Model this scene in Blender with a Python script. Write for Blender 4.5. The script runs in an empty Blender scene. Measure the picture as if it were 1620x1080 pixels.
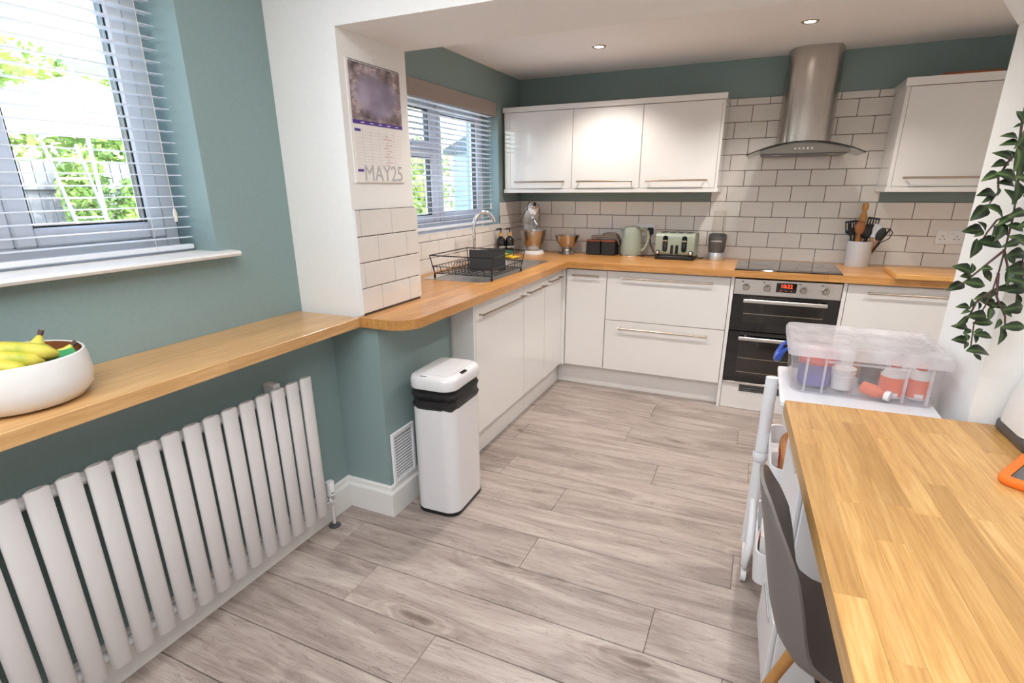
import bpy, bmesh, math, random
from mathutils import Vector, Matrix
random.seed(7)
SC = bpy.context.scene
COL = SC.collection
PI = math.pi
R = math.radians

# ------------------------------------------------------------------ camera, sky, lights, exposure
cam = bpy.data.cameras.new('camera'); camo = bpy.data.objects.new('camera', cam); COL.objects.link(camo)
yaw, pitch, roll = R(24.5776), R(18.5206), R(-0.3991)
fw = Vector((-math.sin(yaw)*math.cos(pitch), math.cos(yaw)*math.cos(pitch), -math.sin(pitch)))
rt0 = Vector((math.cos(yaw), math.sin(yaw), 0)); up0 = rt0.cross(fw)
rt = rt0*math.cos(roll)+up0*math.sin(roll); up = -rt0*math.sin(roll)+up0*math.cos(roll)
m = Matrix((rt, up, -fw)).transposed().to_4x4(); m.translation = (1.85521, -4.28474, 1.42748)
camo.matrix_world = m
cam.sensor_width = 36; cam.lens = 849.05/1620*36
cam.shift_x = 3.964/1620; cam.shift_y = 41.26/1620
cam.clip_start = .02; cam.clip_end = 200
SC.camera = camo

w = bpy.data.worlds.new('world'); SC.world = w; w.use_nodes = True
nt = w.node_tree; bg = nt.nodes['Background']
sky = nt.nodes.new('ShaderNodeTexSky'); sky.sky_type = 'NISHITA'; sky.sun_disc = False
sky.sun_elevation = R(50); sky.sun_rotation = R(60); sky.air_density = 1.3; sky.dust_density = 2.5
nt.links.new(sky.outputs[0], bg.inputs[0]); bg.inputs[1].default_value = 1.5

def lamp(name, kind, loc, rot, energy, color=(1,1,1), parent=None, **kw):
    l = bpy.data.lights.new(name, kind); l.energy = energy; l.color = color
    for k, v in kw.items(): setattr(l, k, v)
    o = bpy.data.objects.new(name, l); COL.objects.link(o); o.location = loc; o.rotation_euler = rot
    if parent: o.parent = parent
    return o
lamp('sun', 'SUN', (3, 3, 8), (R(-34), R(30), 0), 11.0, (1, .95, .88), angle=R(1))
# added area light, out of view under the dining ceiling, as soft fill
lamp('dining_fill', 'AREA', (1.5, -4.4, 2.39), (0, 0, 0), 53, (.94, .97, 1), shape='RECTANGLE', size=1.9, size_y=2.2)
SC.view_settings.view_transform = 'Standard'; SC.view_settings.look = 'None'
SC.view_settings.gamma = 1; SC.view_settings.use_curve_mapping = False
SC.view_settings.exposure = 0.42
SC.cycles.use_denoising = True
SC.cycles.max_bounces = 10; SC.cycles.diffuse_bounces = 5; SC.cycles.transparent_max_bounces = 24
SC.cycles.sample_clamp_indirect = 6

# ------------------------------------------------------------------ materials
def S(r, g, b):
    f = lambda c: (c/255/12.92) if c/255 <= .04045 else ((c/255+.055)/1.055)**2.4
    return (f(r), f(g), f(b), 1)
MATS = {}
class N:
    def __init__(s, name):
        s.m = bpy.data.materials.new(name); s.m.use_nodes = True; s.t = s.m.node_tree
        s.b = s.t.nodes['Principled BSDF']; s.out = s.t.nodes['Material Output']; MATS[name] = s.m
    def n(s, typ, **kw):
        x = s.t.nodes.new('ShaderNode'+typ)
        for k, v in kw.items(): setattr(x, k, v)
        return x
    def l(s, a, b): s.t.links.new(a, b)
    def coord(s, scale=(1,1,1), which='Object', rot=(0,0,0)):
        tc = s.n('TexCoord'); mp = s.n('Mapping'); mp.inputs['Scale'].default_value = scale; mp.inputs['Rotation'].default_value = rot
        s.l(tc.outputs[which], mp.inputs[0]); return mp.outputs[0]
    def noise(s, vec, scale, detail=4, rough=.55, dist=0):
        x = s.n('TexNoise'); x.inputs['Scale'].default_value = scale; x.inputs['Detail'].default_value = detail
        x.inputs['Roughness'].default_value = rough; x.inputs['Distortion'].default_value = dist
        if vec: s.l(vec, x.inputs['Vector'])
        return x.outputs[0]
    def ramp(s, fac, stops):
        x = s.n('ValToRGB'); e = x.color_ramp.elements
        while len(e) < len(stops): e.new(.5)
        for i, (p, c) in enumerate(stops): e[i].position = p; e[i].color = c
        s.l(fac, x.inputs[0]); return x.outputs[0]
    def mix(s, fac, a, b, mode='MIX'):
        x = s.n('Mix', data_type='RGBA', blend_type=mode)
        for inp, v in ((x.inputs[0], fac), (x.inputs[6], a), (x.inputs[7], b)):
            if hasattr(v, 'is_linked'): s.l(v, inp)
            else: inp.default_value = v
        return x.outputs[2]
    def math(s, op, a, b):
        x = s.n('Math', operation=op)
        for inp, v in ((x.inputs[0], a), (x.inputs[1], b)):
            if hasattr(v, 'is_linked'): s.l(v, inp)
            else: inp.default_value = v
        return x.outputs[0]
    def bump(s, h, strength=.1, dist=.01):
        x = s.n('Bump'); x.inputs['Strength'].default_value = strength; x.inputs['Distance'].default_value = dist
        s.l(h, x.inputs['Height']); s.l(x.outputs[0], s.b.inputs['Normal'])
    def set(s, **kw):
        names = dict(color='Base Color', rough='Roughness', metal='Metallic', spec='Specular IOR Level', coat='Coat Weight', coatr='Coat Roughness',
                     trans='Transmission Weight', ior='IOR', emis='Emission Color', estr='Emission Strength', sub='Subsurface Weight', alpha='Alpha', aniso='Anisotropic')
        for k, v in kw.items():
            inp = s.b.inputs[names[k]]
            if hasattr(v, 'is_linked'): s.l(v, inp)
            else: inp.default_value = v
        return s
def plain(name, col, rough=.5, metal=0, nscale=60, nvar=.06, bump=.03, **kw):
    x = N(name); v = x.coord()
    nz = x.noise(v, nscale, 3)
    dark = tuple(c*(1-nvar) for c in col[:3])+(1,); lite = tuple(min(1, c*(1+nvar)) for c in col[:3])+(1,)
    x.set(color=x.ramp(nz, [(.3, dark), (.7, lite)]), rough=rough, metal=metal, **kw)
    if bump: x.bump(nz, bump, .002)
    return x.m
TEAL = S(133, 154, 153)
plain('teal_paint', TEAL, .62, nscale=90, nvar=.03, bump=.06)
plain('white_paint', S(236, 235, 233), .65, nscale=70, nvar=.015, bump=.05)
plain('ceiling_paint', S(242, 240, 238), .75, nscale=50, nvar=.012, bump=.04)
plain('trim_white', S(226, 224, 221), .35, nscale=40, nvar=.012, bump=.02)
plain('gloss_white', S(229, 227, 225), .12, nscale=8, nvar=.008, bump=0, coat=.6, coatr=.04)
plain('upvc', S(224, 226, 230), .3, nscale=20, nvar=.01, bump=0)
plain('tile_white', S(226, 221, 216), .1, nscale=14, nvar=.025, bump=.02, coat=.5, coatr=.03)
plain('grout', S(84, 74, 70), .9, nscale=120, nvar=.1, bump=.1)
plain('radiator_white', S(212, 208, 207), .3, nscale=30, nvar=.01, bump=0)
plain('plastic_white', S(232, 232, 234), .3, nscale=30, nvar=.01, bump=0)
plain('bin_white', S(222, 221, 223), .22, nscale=30, nvar=.01, bump=0, coat=.3)
plain('black_plastic', S(22, 22, 23), .38, nscale=40, nvar=.1)
plain('tray_black', S(14, 14, 16), .55, nscale=40, nvar=.1)
plain('black_gloss', S(8, 8, 9), .06, nscale=20, nvar=.1, bump=0, coat=.5)
plain('black_matt', S(30, 30, 31), .6, nscale=60, nvar=.1)
plain('dark_grey', S(78, 76, 75), .4, nscale=60, nvar=.05)
plain('grey_metal', S(96, 97, 98), .34, .7, nscale=60, nvar=.05)
plain('chair_shell', S(112, 105, 101), .42, nscale=120, nvar=.04, bump=.02)
plain('sage', S(146, 155, 140), .3, nscale=60, nvar=.04, bump=.01, coat=.3)
plain('copper', S(150, 88, 62), .35, .6, nscale=60, nvar=.1)
plain('orange_foam', S(240, 118, 30), .6, nscale=60, nvar=.05)
plain('blue_plastic', S(45, 78, 168), .3, nscale=60, nvar=.05)
plain('crock_white', S(200, 203, 208), .25, nscale=30, nvar=.02, bump=0, coat=.3)
plain('ceramic_white', S(224, 221, 218), .3, nscale=30, nvar=.02, bump=0)
plain('red_plastic', S(196, 44, 32), .4)
plain('orange_label', S(236, 98, 26), .45, nscale=25, nvar=.12)
plain('purple_tub', S(96, 84, 150), .4, nscale=12, nvar=.4)
plain('white_label', S(235, 233, 230), .6)
plain('bamboo', S(205, 160, 95), .5, nscale=30, nvar=.12)
plain('wood_spoon', S(150, 92, 52), .55, nscale=25, nvar=.15)
plain('wood_pale', S(196, 140, 76), .5, nscale=25, nvar=.12)
plain('sponge_yellow', S(222, 190, 60), .9, nscale=150, nvar=.2, bump=.4)
plain('sponge_green', S(40, 92, 70), .95, nscale=200, nvar=.25, bump=.5)
plain('purple_print', S(86, 62, 150), .6)
plain('paper', S(238, 234, 230), .7, nscale=30, nvar=.015)
plain('grey_print', S(186, 184, 186), .7)
plain('pink_print', S(214, 160, 165), .7)
plain('apple', S(196, 96, 72), .35, nscale=8, nvar=.3)
plain('film', S(226, 214, 212), .35, nscale=14, nvar=.15)
plain('green_card', S(58, 150, 92), .5)
plain('sticker_red', S(170, 40, 44), .5)
plain('bread', S(190, 130, 80), .8, nscale=40, nvar=.2)
plain('soil', S(60, 48, 40), .9, nscale=60, nvar=.3)
plain('stem', S(86, 62, 56), .7, nscale=60, nvar=.2)
plain('outside_render', S(232, 226, 214), .8, nscale=10, nvar=.05)
plain('outside_brick', S(190, 165, 140), .85, nscale=14, nvar=.15)
plain('outside_fence', S(96, 100, 104), .8, nscale=9, nvar=.2)
plain('outside_paving', S(170, 165, 160), .85, nscale=5, nvar=.15)
plain('shed_paint', S(176, 200, 210), .7, nscale=9, nvar=.05)
plain('canvas', S(245, 243, 238), .9, nscale=60, nvar=.02)
plain('aluminium', S(205, 208, 212), .3, .8, nscale=60, nvar=.03)
plain('hose_green', S(200, 214, 190), .5)
plain('terracotta', S(188, 96, 62), .8, nscale=20, nvar=.1)
plain('bronze_header', S(158, 146, 140), .5, nscale=40, nvar=.03, bump=0)
plain('slat', S(222, 226, 232), .35, nscale=20, nvar=.01, bump=0)
plain('cord', S(214, 206, 196), .8)
def chrome(name, col, rough, **kw):
    x = N(name); x.set(color=col, metal=1.0, rough=rough, **kw); return x
chrome('chrome', S(235, 236, 238), .06)
def brushed(name, col, rough, axis):
    x = N(name); sc = [8, 8, 8]; sc[axis] = .4
    nz = x.noise(x.coord([s*40 for s in sc]), 4, 3)
    x.set(color=x.ramp(nz, [(.3, tuple(c*.86 for c in col[:3])+(1,)), (.7, col)]), metal=1.0)
    x.l(x.math('MULTIPLY_ADD', nz, .12), x.b.inputs['Roughness'])
    x.t.nodes[-1].inputs[2].default_value = rough
    x.bump(nz, .04, .001)
brushed('steel', S(196, 190, 184), .2, 2)
brushed('steel_h', S(226, 222, 218), .26, 0)
brushed('hood_steel', S(140, 134, 128), .34, 0)
brushed('satin_nickel', S(190, 178, 164), .26, 0)
def clear(name, tint=(1,1,1,1), refl=.12, rough=.02, body=0.0, bodycol=(1,1,1,1)):
    """see-through sheet: transparent + gloss (fresnel), optionally part cloudy plastic"""
    x = N(name); x.t.nodes.remove(x.b)
    tr = x.n('BsdfTransparent'); tr.inputs[0].default_value = tint
    gl = x.n('BsdfGlossy'); gl.inputs['Roughness'].default_value = rough
    lw = x.n('LayerWeight'); lw.inputs[0].default_value = .5
    sch = x.math('ADD', x.math('MULTIPLY', x.math('POWER', lw.outputs['Facing'], 5.0), .9), .035)
    mx = x.n('MixShader'); x.l(sch, mx.inputs[0]); x.l(tr.outputs[0], mx.inputs[1]); x.l(gl.outputs[0], mx.inputs[2])
    last = mx.outputs[0]
    if body:
        df = x.n('BsdfDiffuse'); df.inputs[0].default_value = bodycol
        tl = x.n('BsdfTranslucent'); tl.inputs[0].default_value = bodycol
        m1 = x.n('MixShader'); m1.inputs[0].default_value = .4; x.l(df.outputs[0], m1.inputs[1]); x.l(tl.outputs[0], m1.inputs[2])
        nz = x.noise(x.coord(), 9, 3)
        m2 = x.n('MixShader'); x.l(last, m2.inputs[1]); x.l(m1.outputs[0], m2.inputs[2])
        x.l(x.math('MULTIPLY', nz, body*2), m2.inputs[0]); last = m2.outputs[0]
    x.l(last, x.out.inputs[0]); return x.m
clear('window_glass', (.96,.98,.98,1))
clear('hood_glass', (.72,.76,.74,1))
clear('jar_glass', (.97,.95,.92,1), body=.08)
clear('cloudy_plastic', (.97,.97,.98,1), rough=.15, body=.11, bodycol=S(236,234,236))
clear('cloudy_lid', (.95,.95,.97,1), rough=.2, body=.32, bodycol=S(244,242,243))
def emit(name, col, st):
    x = N(name); x.set(color=(0,0,0,1), emis=col, estr=st); return x
emit('lamp_lens', (1, .9, .76, 1), 30); emit('red_digits', (1, .05, .02, 1), 4)
# oak worktops: laminate print of staves running along one axis
def oak(name, axis, lo, mid, hi, stave=(.45, .05), rough=.32, rand=False):
    x = N(name)
    rot = (0,0,0) if axis == 0 else (0,0,R(90))
    v0 = x.coord((1,1,1), 'Object', rot)
    st = x.n('Mapping'); st.inputs['Scale'].default_value = (1.6, 26, 26); x.l(v0, st.inputs[0])
    if rand:
        oi = x.n('ObjectInfo'); ad = x.n('VectorMath', operation='ADD'); cb = x.n('CombineXYZ')
        r9 = x.math('MULTIPLY', oi.outputs['Random'], 37.0); x.l(r9, cb.inputs[0]); x.l(r9, cb.inputs[1])
        x.l(st.outputs[0], ad.inputs[0]); x.l(cb.outputs[0], ad.inputs[1]); vec = ad.outputs[0]
    else: vec = st.outputs[0]
    g1 = x.noise(vec, 1.6, 6, .62, 1.2); g2 = x.noise(vec, 7, 3, .6, .4)
    g = x.math('ADD', x.math('MULTIPLY', g1, .65), x.math('MULTIPLY', g2, .35))
    grain = x.ramp(g, [(.32, lo), (.5, mid), (.66, hi)])
    if rand:
        tint = x.ramp(oi.outputs['Random'], [(0, (.80,.76,.70,1)), (.5, (1,.98,.95,1)), (1, (1.0,1.0,1.0,1))])
        e = tint.node.color_ramp.elements; e[2].color = (1.16,1.18,1.2,1)
    else:
        bk = x.n('TexBrick'); x.l(v0, bk.inputs['Vector']); bk.offset = .43; bk.offset_frequency = 2
        bk.inputs['Color1'].default_value = (.86,.83,.78,1); bk.inputs['Color2'].default_value = (1.08,1.08,1.06,1)
        bk.inputs['Mortar'].default_value = (.82,.78,.72,1); bk.inputs['Scale'].default_value = 1; bk.inputs['Mortar Size'].default_value = .0006
        bk.inputs['Brick Width'].default_value = stave[0]; bk.inputs['Row Height'].default_value = stave[1]; bk.inputs['Bias'].default_value = 0
        tint = bk.outputs[0]
    x.set(color=x.mix(1.0, grain, tint, 'MULTIPLY'), rough=rough, coat=.15, coatr=.2)
    x.bump(g, .05, .002)
oak('oak_x', 0, S(164,112,58), S(192,138,78), S(208,158,98))
oak('oak_y', 1, S(164,112,58), S(192,138,78), S(208,158,98))
oak('oak_bar', 1, S(182,138,88), S(204,160,108), S(218,178,128), (.9,.06))
oak('oak_stave', 1, S(168,120,64), S(195,149,87), S(210,168,108), rand=True, rough=.42)
oak('oak_board', 0, S(178,122,60), S(206,152,84), S(222,174,108), (.6,.04))
# grey laminate floor: each plank its own random slice of grain, with knots
x = N('floor_plank'); oi = x.n('ObjectInfo'); v0 = x.coord((1,1,1), 'Object')
cb = x.n('CombineXYZ'); x.l(x.math('MULTIPLY', oi.outputs['Random'], 91.0), cb.inputs[0]); x.l(x.math('MULTIPLY', oi.outputs['Random'], 53.0), cb.inputs[1])
ad = x.n('VectorMath', operation='ADD'); x.l(v0, ad.inputs[0]); x.l(cb.outputs[0], ad.inputs[1])
big = x.n('Mapping'); big.inputs['Scale'].default_value = (.8, 5.5, 1); x.l(ad.outputs[0], big.inputs[0])
fine = x.n('Mapping'); fine.inputs['Scale'].default_value = (2.2, 48, 1); x.l(ad.outputs[0], fine.inputs[0])
n1 = x.noise(big.outputs[0], 1.7, 5, .6, 1.6); n2 = x.noise(fine.outputs[0], 2.0, 5, .65, 1.0)
wv = x.n('TexWave', wave_type='BANDS', bands_direction='Y'); wv.inputs['Scale'].default_value = 7; wv.inputs['Distortion'].default_value = 9
wv.inputs['Detail'].default_value = 3; wv.inputs['Detail Scale'].default_value = 1.2
x.l(big.outputs[0], wv.inputs['Vector'])
tone = x.ramp(n1, [(.28, S(130,118,112)), (.46, S(162,148,141)), (.70, S(187,175,167))])
grain = x.ramp(n2, [(.30, (.60,.58,.56,1)), (.55, (1,1,1,1))])
rings = x.ramp(wv.outputs[0], [(.0, (.86,.85,.84,1)), (.22, (1,1,1,1))])
vo = x.n('TexVoronoi'); vo.inputs['Scale'].default_value = 1.0
kn = x.n('Mapping'); kn.inputs['Scale'].default_value = (1.7, 6.0, 1); x.l(ad.outputs[0], kn.inputs[0]); 
dn = x.n('TexNoise'); dn.inputs['Scale'].default_value = 6; x.l(ad.outputs[0], dn.inputs['Vector'])
kv = x.n('VectorMath', operation='MULTIPLY_ADD'); x.l(dn.outputs[1], kv.inputs[0]); kv.inputs[1].default_value = (.32,.32,0); x.l(kn.outputs[0], kv.inputs[2]); x.l(kv.outputs[0], vo.inputs['Vector'])
sepc = x.n('SeparateColor'); x.l(vo.outputs['Color'], sepc.inputs[0]); msk = x.math('GREATER_THAN', sepc.outputs[0], .58)
kd = x.ramp(vo.outputs['Distance'], [(.03, (.36,.31,.28,1)), (.09, (.74,.71,.69,1)), (.22, (1,1,1,1))])
rs = x.math('SINE', x.math('MULTIPLY', vo.outputs['Distance'], 62.0), 0)
rg = x.ramp(rs, [(.0, (.80,.78,.76,1)), (.5, (1,1,1,1))]); fall = x.ramp(vo.outputs['Distance'], [(.1, (1,1,1,1)), (.5, (0,0,0,1))])
kr = x.mix(1.0, kd, x.mix(fall, (1,1,1,1), rg), 'MULTIPLY')
knot = x.mix(msk, (1,1,1,1), kr)
cr = x.n('Mapping'); cr.inputs['Scale'].default_value = (.9, 11, 1); x.l(ad.outputs[0], cr.inputs[0])
cn = x.noise(cr.outputs[0], 2.4, 4, .5, 2.0)
crack = x.ramp(cn, [(.486, (1,1,1,1)), (.503, (.46,.42,.40,1)), (.517, (1,1,1,1))])
c1 = x.mix(.42, tone, grain, 'MULTIPLY'); c2 = x.mix(.75, c1, rings, 'MULTIPLY'); c3 = x.mix(.9, c2, knot, 'MULTIPLY'); c4 = x.mix(.65, c3, crack, 'MULTIPLY')
pt = x.ramp(oi.outputs['Random'], [(0, (.9,.9,.9,1)), (1, (1.06,1.06,1.06,1))])
x.set(color=x.mix(1, c4, pt, 'MULTIPLY'), rough=.36, spec=.4); x.bump(n2, .05, .002)
plain('floor_base', S(96, 84, 78), .8)
# photo panel of the calendar: a soft blurred print
x = N('calendar_photo'); v = x.coord((1,1,1), 'Generated')
nz = x.noise(v, 2.0, 2, .4); n3 = x.noise(v, 14, 4, .6)
gr = x.n('TexGradient', gradient_type='SPHERICAL'); mp = x.n('Mapping'); mp.inputs['Location'].default_value = (0,-1.05,-1.0); mp.inputs['Scale'].default_value = (0,2.1,2.1); x.l(v, mp.inputs[0]); x.l(mp.outputs[0], gr.inputs[0])
n3 = x.noise(v, 5, 4, .6); edge = x.ramp(n3, [(.3, S(70,66,70)), (.5, S(150,132,134)), (.62, S(196,184,186)), (.7, S(150,70,78))])
cen = x.ramp(nz, [(.3, S(112,96,108)), (.5, S(150,142,164)), (.7, S(176,166,186))])
x.set(color=x.mix(x.ramp(gr.outputs[0], [(.0,(0,0,0,1)), (.35,(1,1,1,1))]), edge, cen), rough=.4)
# checked tea towel
x = N('check_cloth'); v = x.coord((90,90,90)); ck = x.n('TexChecker'); ck.inputs['Scale'].default_value = 1.3; x.l(v, ck.inputs['Vector'])
ck.inputs['Color1'].default_value = S(70,68,68); ck.inputs['Color2'].default_value = S(176,160,150)
x.set(color=ck.outputs[0], rough=.95)
# bananas, leaves, bin bag
x = N('banana_skin'); nz = x.noise(x.coord(), 16, 3)
x.set(color=x.ramp(nz, [(.3, S(150,170,50)), (.5, S(206,196,72)), (.66, S(222,206,96))]), rough=.45)
x = N('leaf'); oi = x.n('ObjectInfo'); v = x.coord((1,1,1),'Object')
sx = x.n('SeparateXYZ'); x.l(v, sx.inputs[0]); ab = x.math('ABSOLUTE', sx.outputs[1], 0)
vein = x.ramp(x.math('MULTIPLY', ab, 4.0), [(.0, S(92,110,64)), (.32, S(44,64,36)), (.85, S(22,36,24))])
dk = x.ramp(oi.outputs['Random'], [(0, (.45,.5,.45,1)), (.6, (.8,.85,.8,1)), (1, (1.25,1.25,1.1,1))])
x.set(color=x.mix(1, vein, dk, 'MULTIPLY'), rough=.45)
x = N('hedge_leaf'); oi = x.n('ObjectInfo'); nz = x.noise(x.coord(), 1.4, 4)
x.set(color=x.ramp(nz, [(.3, S(60,92,44)), (.5, S(120,150,70)), (.68, S(170,180,100))]), rough=.6)
x = N('bin_bag'); nz = x.noise(x.coord((1,1,6)), 26, 4, .6, 1.5); x.set(color=S(20,18,20), rough=.3); x.bump(nz, .7, .012)
x = N('hob_glass'); x.set(color=S(14,14,15), rough=.05, coat=.6)
x = N('oven_window'); x.set(color=S(40,36,33), rough=.1, coat=.4)

# ------------------------------------------------------------------ geometry helpers
class MB:
    """collects shapes; build() links them as ONE mesh object"""
    def __init__(s): s.v = []; s.f = []
    def add(s, vs, fs):
        k = len(s.v); s.v += [tuple(p) for p in vs]; s.f += [tuple(i+k for i in q) for q in fs]; return s
    def box(s, x0, x1, y0, y1, z0, z1, bev=0, seg=1, M=None):
        bm = bmesh.new(); bmesh.ops.create_cube(bm, size=1)
        for v in bm.verts: v.co = Vector(((x0+x1)/2+v.co.x*(x1-x0), (y0+y1)/2+v.co.y*(y1-y0), (z0+z1)/2+v.co.z*(z1-z0)))
        if bev: bmesh.ops.bevel(bm, geom=list(bm.edges), offset=bev, segments=seg, profile=.5, affect='EDGES')
        if M: bm.transform(M)
        bm.verts.index_update()
        s.add([v.co[:] for v in bm.verts], [[v.index for v in f.verts] for f in bm.faces]); bm.free(); return s
    def tube(s, pts, r, n=8, closed=False, caps=True):
        P = [Vector(p) for p in pts]; m = len(P); rr = r if isinstance(r, (list, tuple)) else [r]*m
        T = []
        for i in range(m):
            a = P[(i-1) % m] if (closed or i > 0) else P[i]; b = P[(i+1) % m] if (closed or i < m-1) else P[i]
            T.append((b-a).normalized())
        u = T[0].orthogonal().normalized(); rings = []; vs = []
        for i in range(m):
            if i: u = (u - T[i]*u.dot(T[i])); u = u.normalized() if u.length > 1e-6 else T[i].orthogonal().normalized()
            w_ = T[i].cross(u)
            for k in range(n):
                a = 2*PI*k/n; vs.append(P[i]+(u*math.cos(a)+w_*math.sin(a))*rr[i])
        fs = []
        for i in range(m if closed else m-1):
            j = (i+1) % m
            for k in range(n): fs.append((i*n+k, i*n+(k+1) % n, j*n+(k+1) % n, j*n+k))
        if caps and not closed: fs += [tuple(range(n))[::-1], tuple((m-1)*n+k for k in range(n))]
        return s.add(vs, fs)
    def cyl(s, p0, p1, r0, r1=None, n=20): return s.tube([p0, p1], [r0, r0 if r1 is None else r1], n)
    def lathe(s, prof, c=(0,0,0), n=32, sx=1, sy=1, a0=0, a1=2*PI):
        full = abs(a1-a0-2*PI) < 1e-6; vs = []; fs = []; N_ = n if full else n+1; L = len(prof)
        for k in range(N_):
            a = a0+(a1-a0)*k/n
            for (r, z) in prof: vs.append((c[0]+r*math.cos(a)*sx, c[1]+r*math.sin(a)*sy, c[2]+z))
        for k in range(n):
            j = (k+1) % N_
            for i in range(L-1): fs.append((k*L+i, j*L+i, j*L+i+1, k*L+i+1))
        return s.add(vs, fs)
    def prism(s, poly, a0, a1, axis=2):
        """polygon extruded along an axis; poly is in the other two axes, in xyz order"""
        def P(p, h): q = list(p); q.insert(axis, h); return tuple(q)
        n = len(poly); vs = [P(p, a0) for p in poly]+[P(p, a1) for p in poly]
        fs = [tuple(range(n))[::-1], tuple(range(n, 2*n))]+[(i, (i+1) % n, n+(i+1) % n, n+i) for i in range(n)]
        return s.add(vs, fs)
    def sphere(s, c, r, n=16, m_=10, sc=(1,1,1)):
        vs = [(c[0], c[1], c[2]+r*sc[2])]
        for i in range(1, m_):
            t = PI*i/m_
            for k in range(n): a = 2*PI*k/n; vs.append((c[0]+r*math.sin(t)*math.cos(a)*sc[0], c[1]+r*math.sin(t)*math.sin(a)*sc[1], c[2]+r*math.cos(t)*sc[2]))
        vs.append((c[0], c[1], c[2]-r*sc[2])); fs = []
        for k in range(n): fs.append((0, 1+k, 1+(k+1) % n))
        for i in range(m_-2):
            for k in range(n): a = 1+i*n; fs.append((a+k, a+n+k, a+n+(k+1) % n, a+(k+1) % n))
        a = 1+(m_-2)*n
        for k in range(n): fs.append((a+k, len(vs)-1, a+(k+1) % n))
        return s.add(vs, fs)
    def grid(s, fn, nu, nv, thick=None):
        """fn(u,v) -> point, u,v in 0..1"""
        vs = [fn(i/nu, j/nv) for j in range(nv+1) for i in range(nu+1)]
        fs = [(j*(nu+1)+i, j*(nu+1)+i+1, (j+1)*(nu+1)+i+1, (j+1)*(nu+1)+i) for j in range(nv) for i in range(nu)]
        return s.add(vs, fs)
    def mesh(s, name, fix=True):
        me = bpy.data.meshes.new(name); me.from_pydata(s.v, [], s.f)
        if fix:
            bm = bmesh.new(); bm.from_mesh(me); bmesh.ops.recalc_face_normals(bm, faces=bm.faces); bm.to_mesh(me); bm.free()
        me.update(); return me
    def build(s, name, mat, parent=None, smooth=False, fix=True, loc=None, ang=38):
        me = s.mesh(name, fix)
        if smooth: me.shade_smooth(); me.set_sharp_from_angle(angle=R(ang))
        return put(name, me, mat, parent, loc)
def put(name, me, mat, parent=None, loc=None, rot=None):
    if mat and not me.materials: me.materials.append(MATS[mat])
    o = bpy.data.objects.new(name, me); COL.objects.link(o)
    if parent: o.parent = parent
    if loc is not None: o.location = loc
    if rot is not None: o.rotation_euler = rot
    return o
def tag(o, label=None, cat=None, group=None, kind=None):
    if label: o['label'] = label
    if cat: o['category'] = cat
    if group: o['group'] = group
    if kind: o['kind'] = kind
    return o
def thing(name, label, cat, loc=(0,0,0), rz=0, group=None):
    o = bpy.data.objects.new(name, None); COL.objects.link(o); o.location = loc; o.rotation_euler = (0,0,rz); o.empty_display_size = .05
    return tag(o, label, cat, group)
def B(name, mat, parent, *a, bev=0, seg=1, **k): return MB().box(*a, bev=bev, seg=seg).build(name, mat, parent, **k)
def struct(o, label, cat): return tag(o, label, cat, kind='structure')
def dup(o, parent=None):
    c = o.copy(); COL.objects.link(c); c.parent = parent
    for ch in list(o.children): dup(ch, c)
    return c
def text(name, body, size, mat, parent, M, extrude=.0004):
    cu = bpy.data.curves.new(name, 'FONT'); cu.body = body; cu.size = size; cu.extrude = extrude; cu.align_x = 'CENTER'; cu.align_y = 'CENTER'; cu.resolution_u = 3
    t = bpy.data.objects.new(name, cu); COL.objects.link(t); bpy.context.view_layer.update()
    me = bpy.data.meshes.new_from_object(t.evaluated_get(bpy.context.evaluated_depsgraph_get())); me.name = name
    bpy.data.objects.remove(t); bpy.data.curves.remove(cu)
    me.transform(M); return put(name, me, mat, parent)
def rrect(x0, x1, y0, y1, r, n=6):
    p = []
    for cx, cy, a in ((x1-r, y1-r, 0), (x0+r, y1-r, 90), (x0+r, y0+r, 180), (x1-r, y0+r, 270)):
        for i in range(n+1): t = R(a+90*i/n); p.append((cx+r*math.cos(t), cy+r*math.sin(t)))
    return p
def loft(mb, rings, cap0=True, cap1=True):
    n = len(rings[0]); vs = [p for r_ in rings for p in r_]; fs = []
    for i in range(len(rings)-1):
        for k in range(n): fs.append((i*n+k, i*n+(k+1) % n, (i+1)*n+(k+1) % n, (i+1)*n+k))
    if cap0: fs.append(tuple(range(n))[::-1])
    if cap1: fs.append(tuple((len(rings)-1)*n+k for k in range(n)))
    return mb.add(vs, fs)

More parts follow.
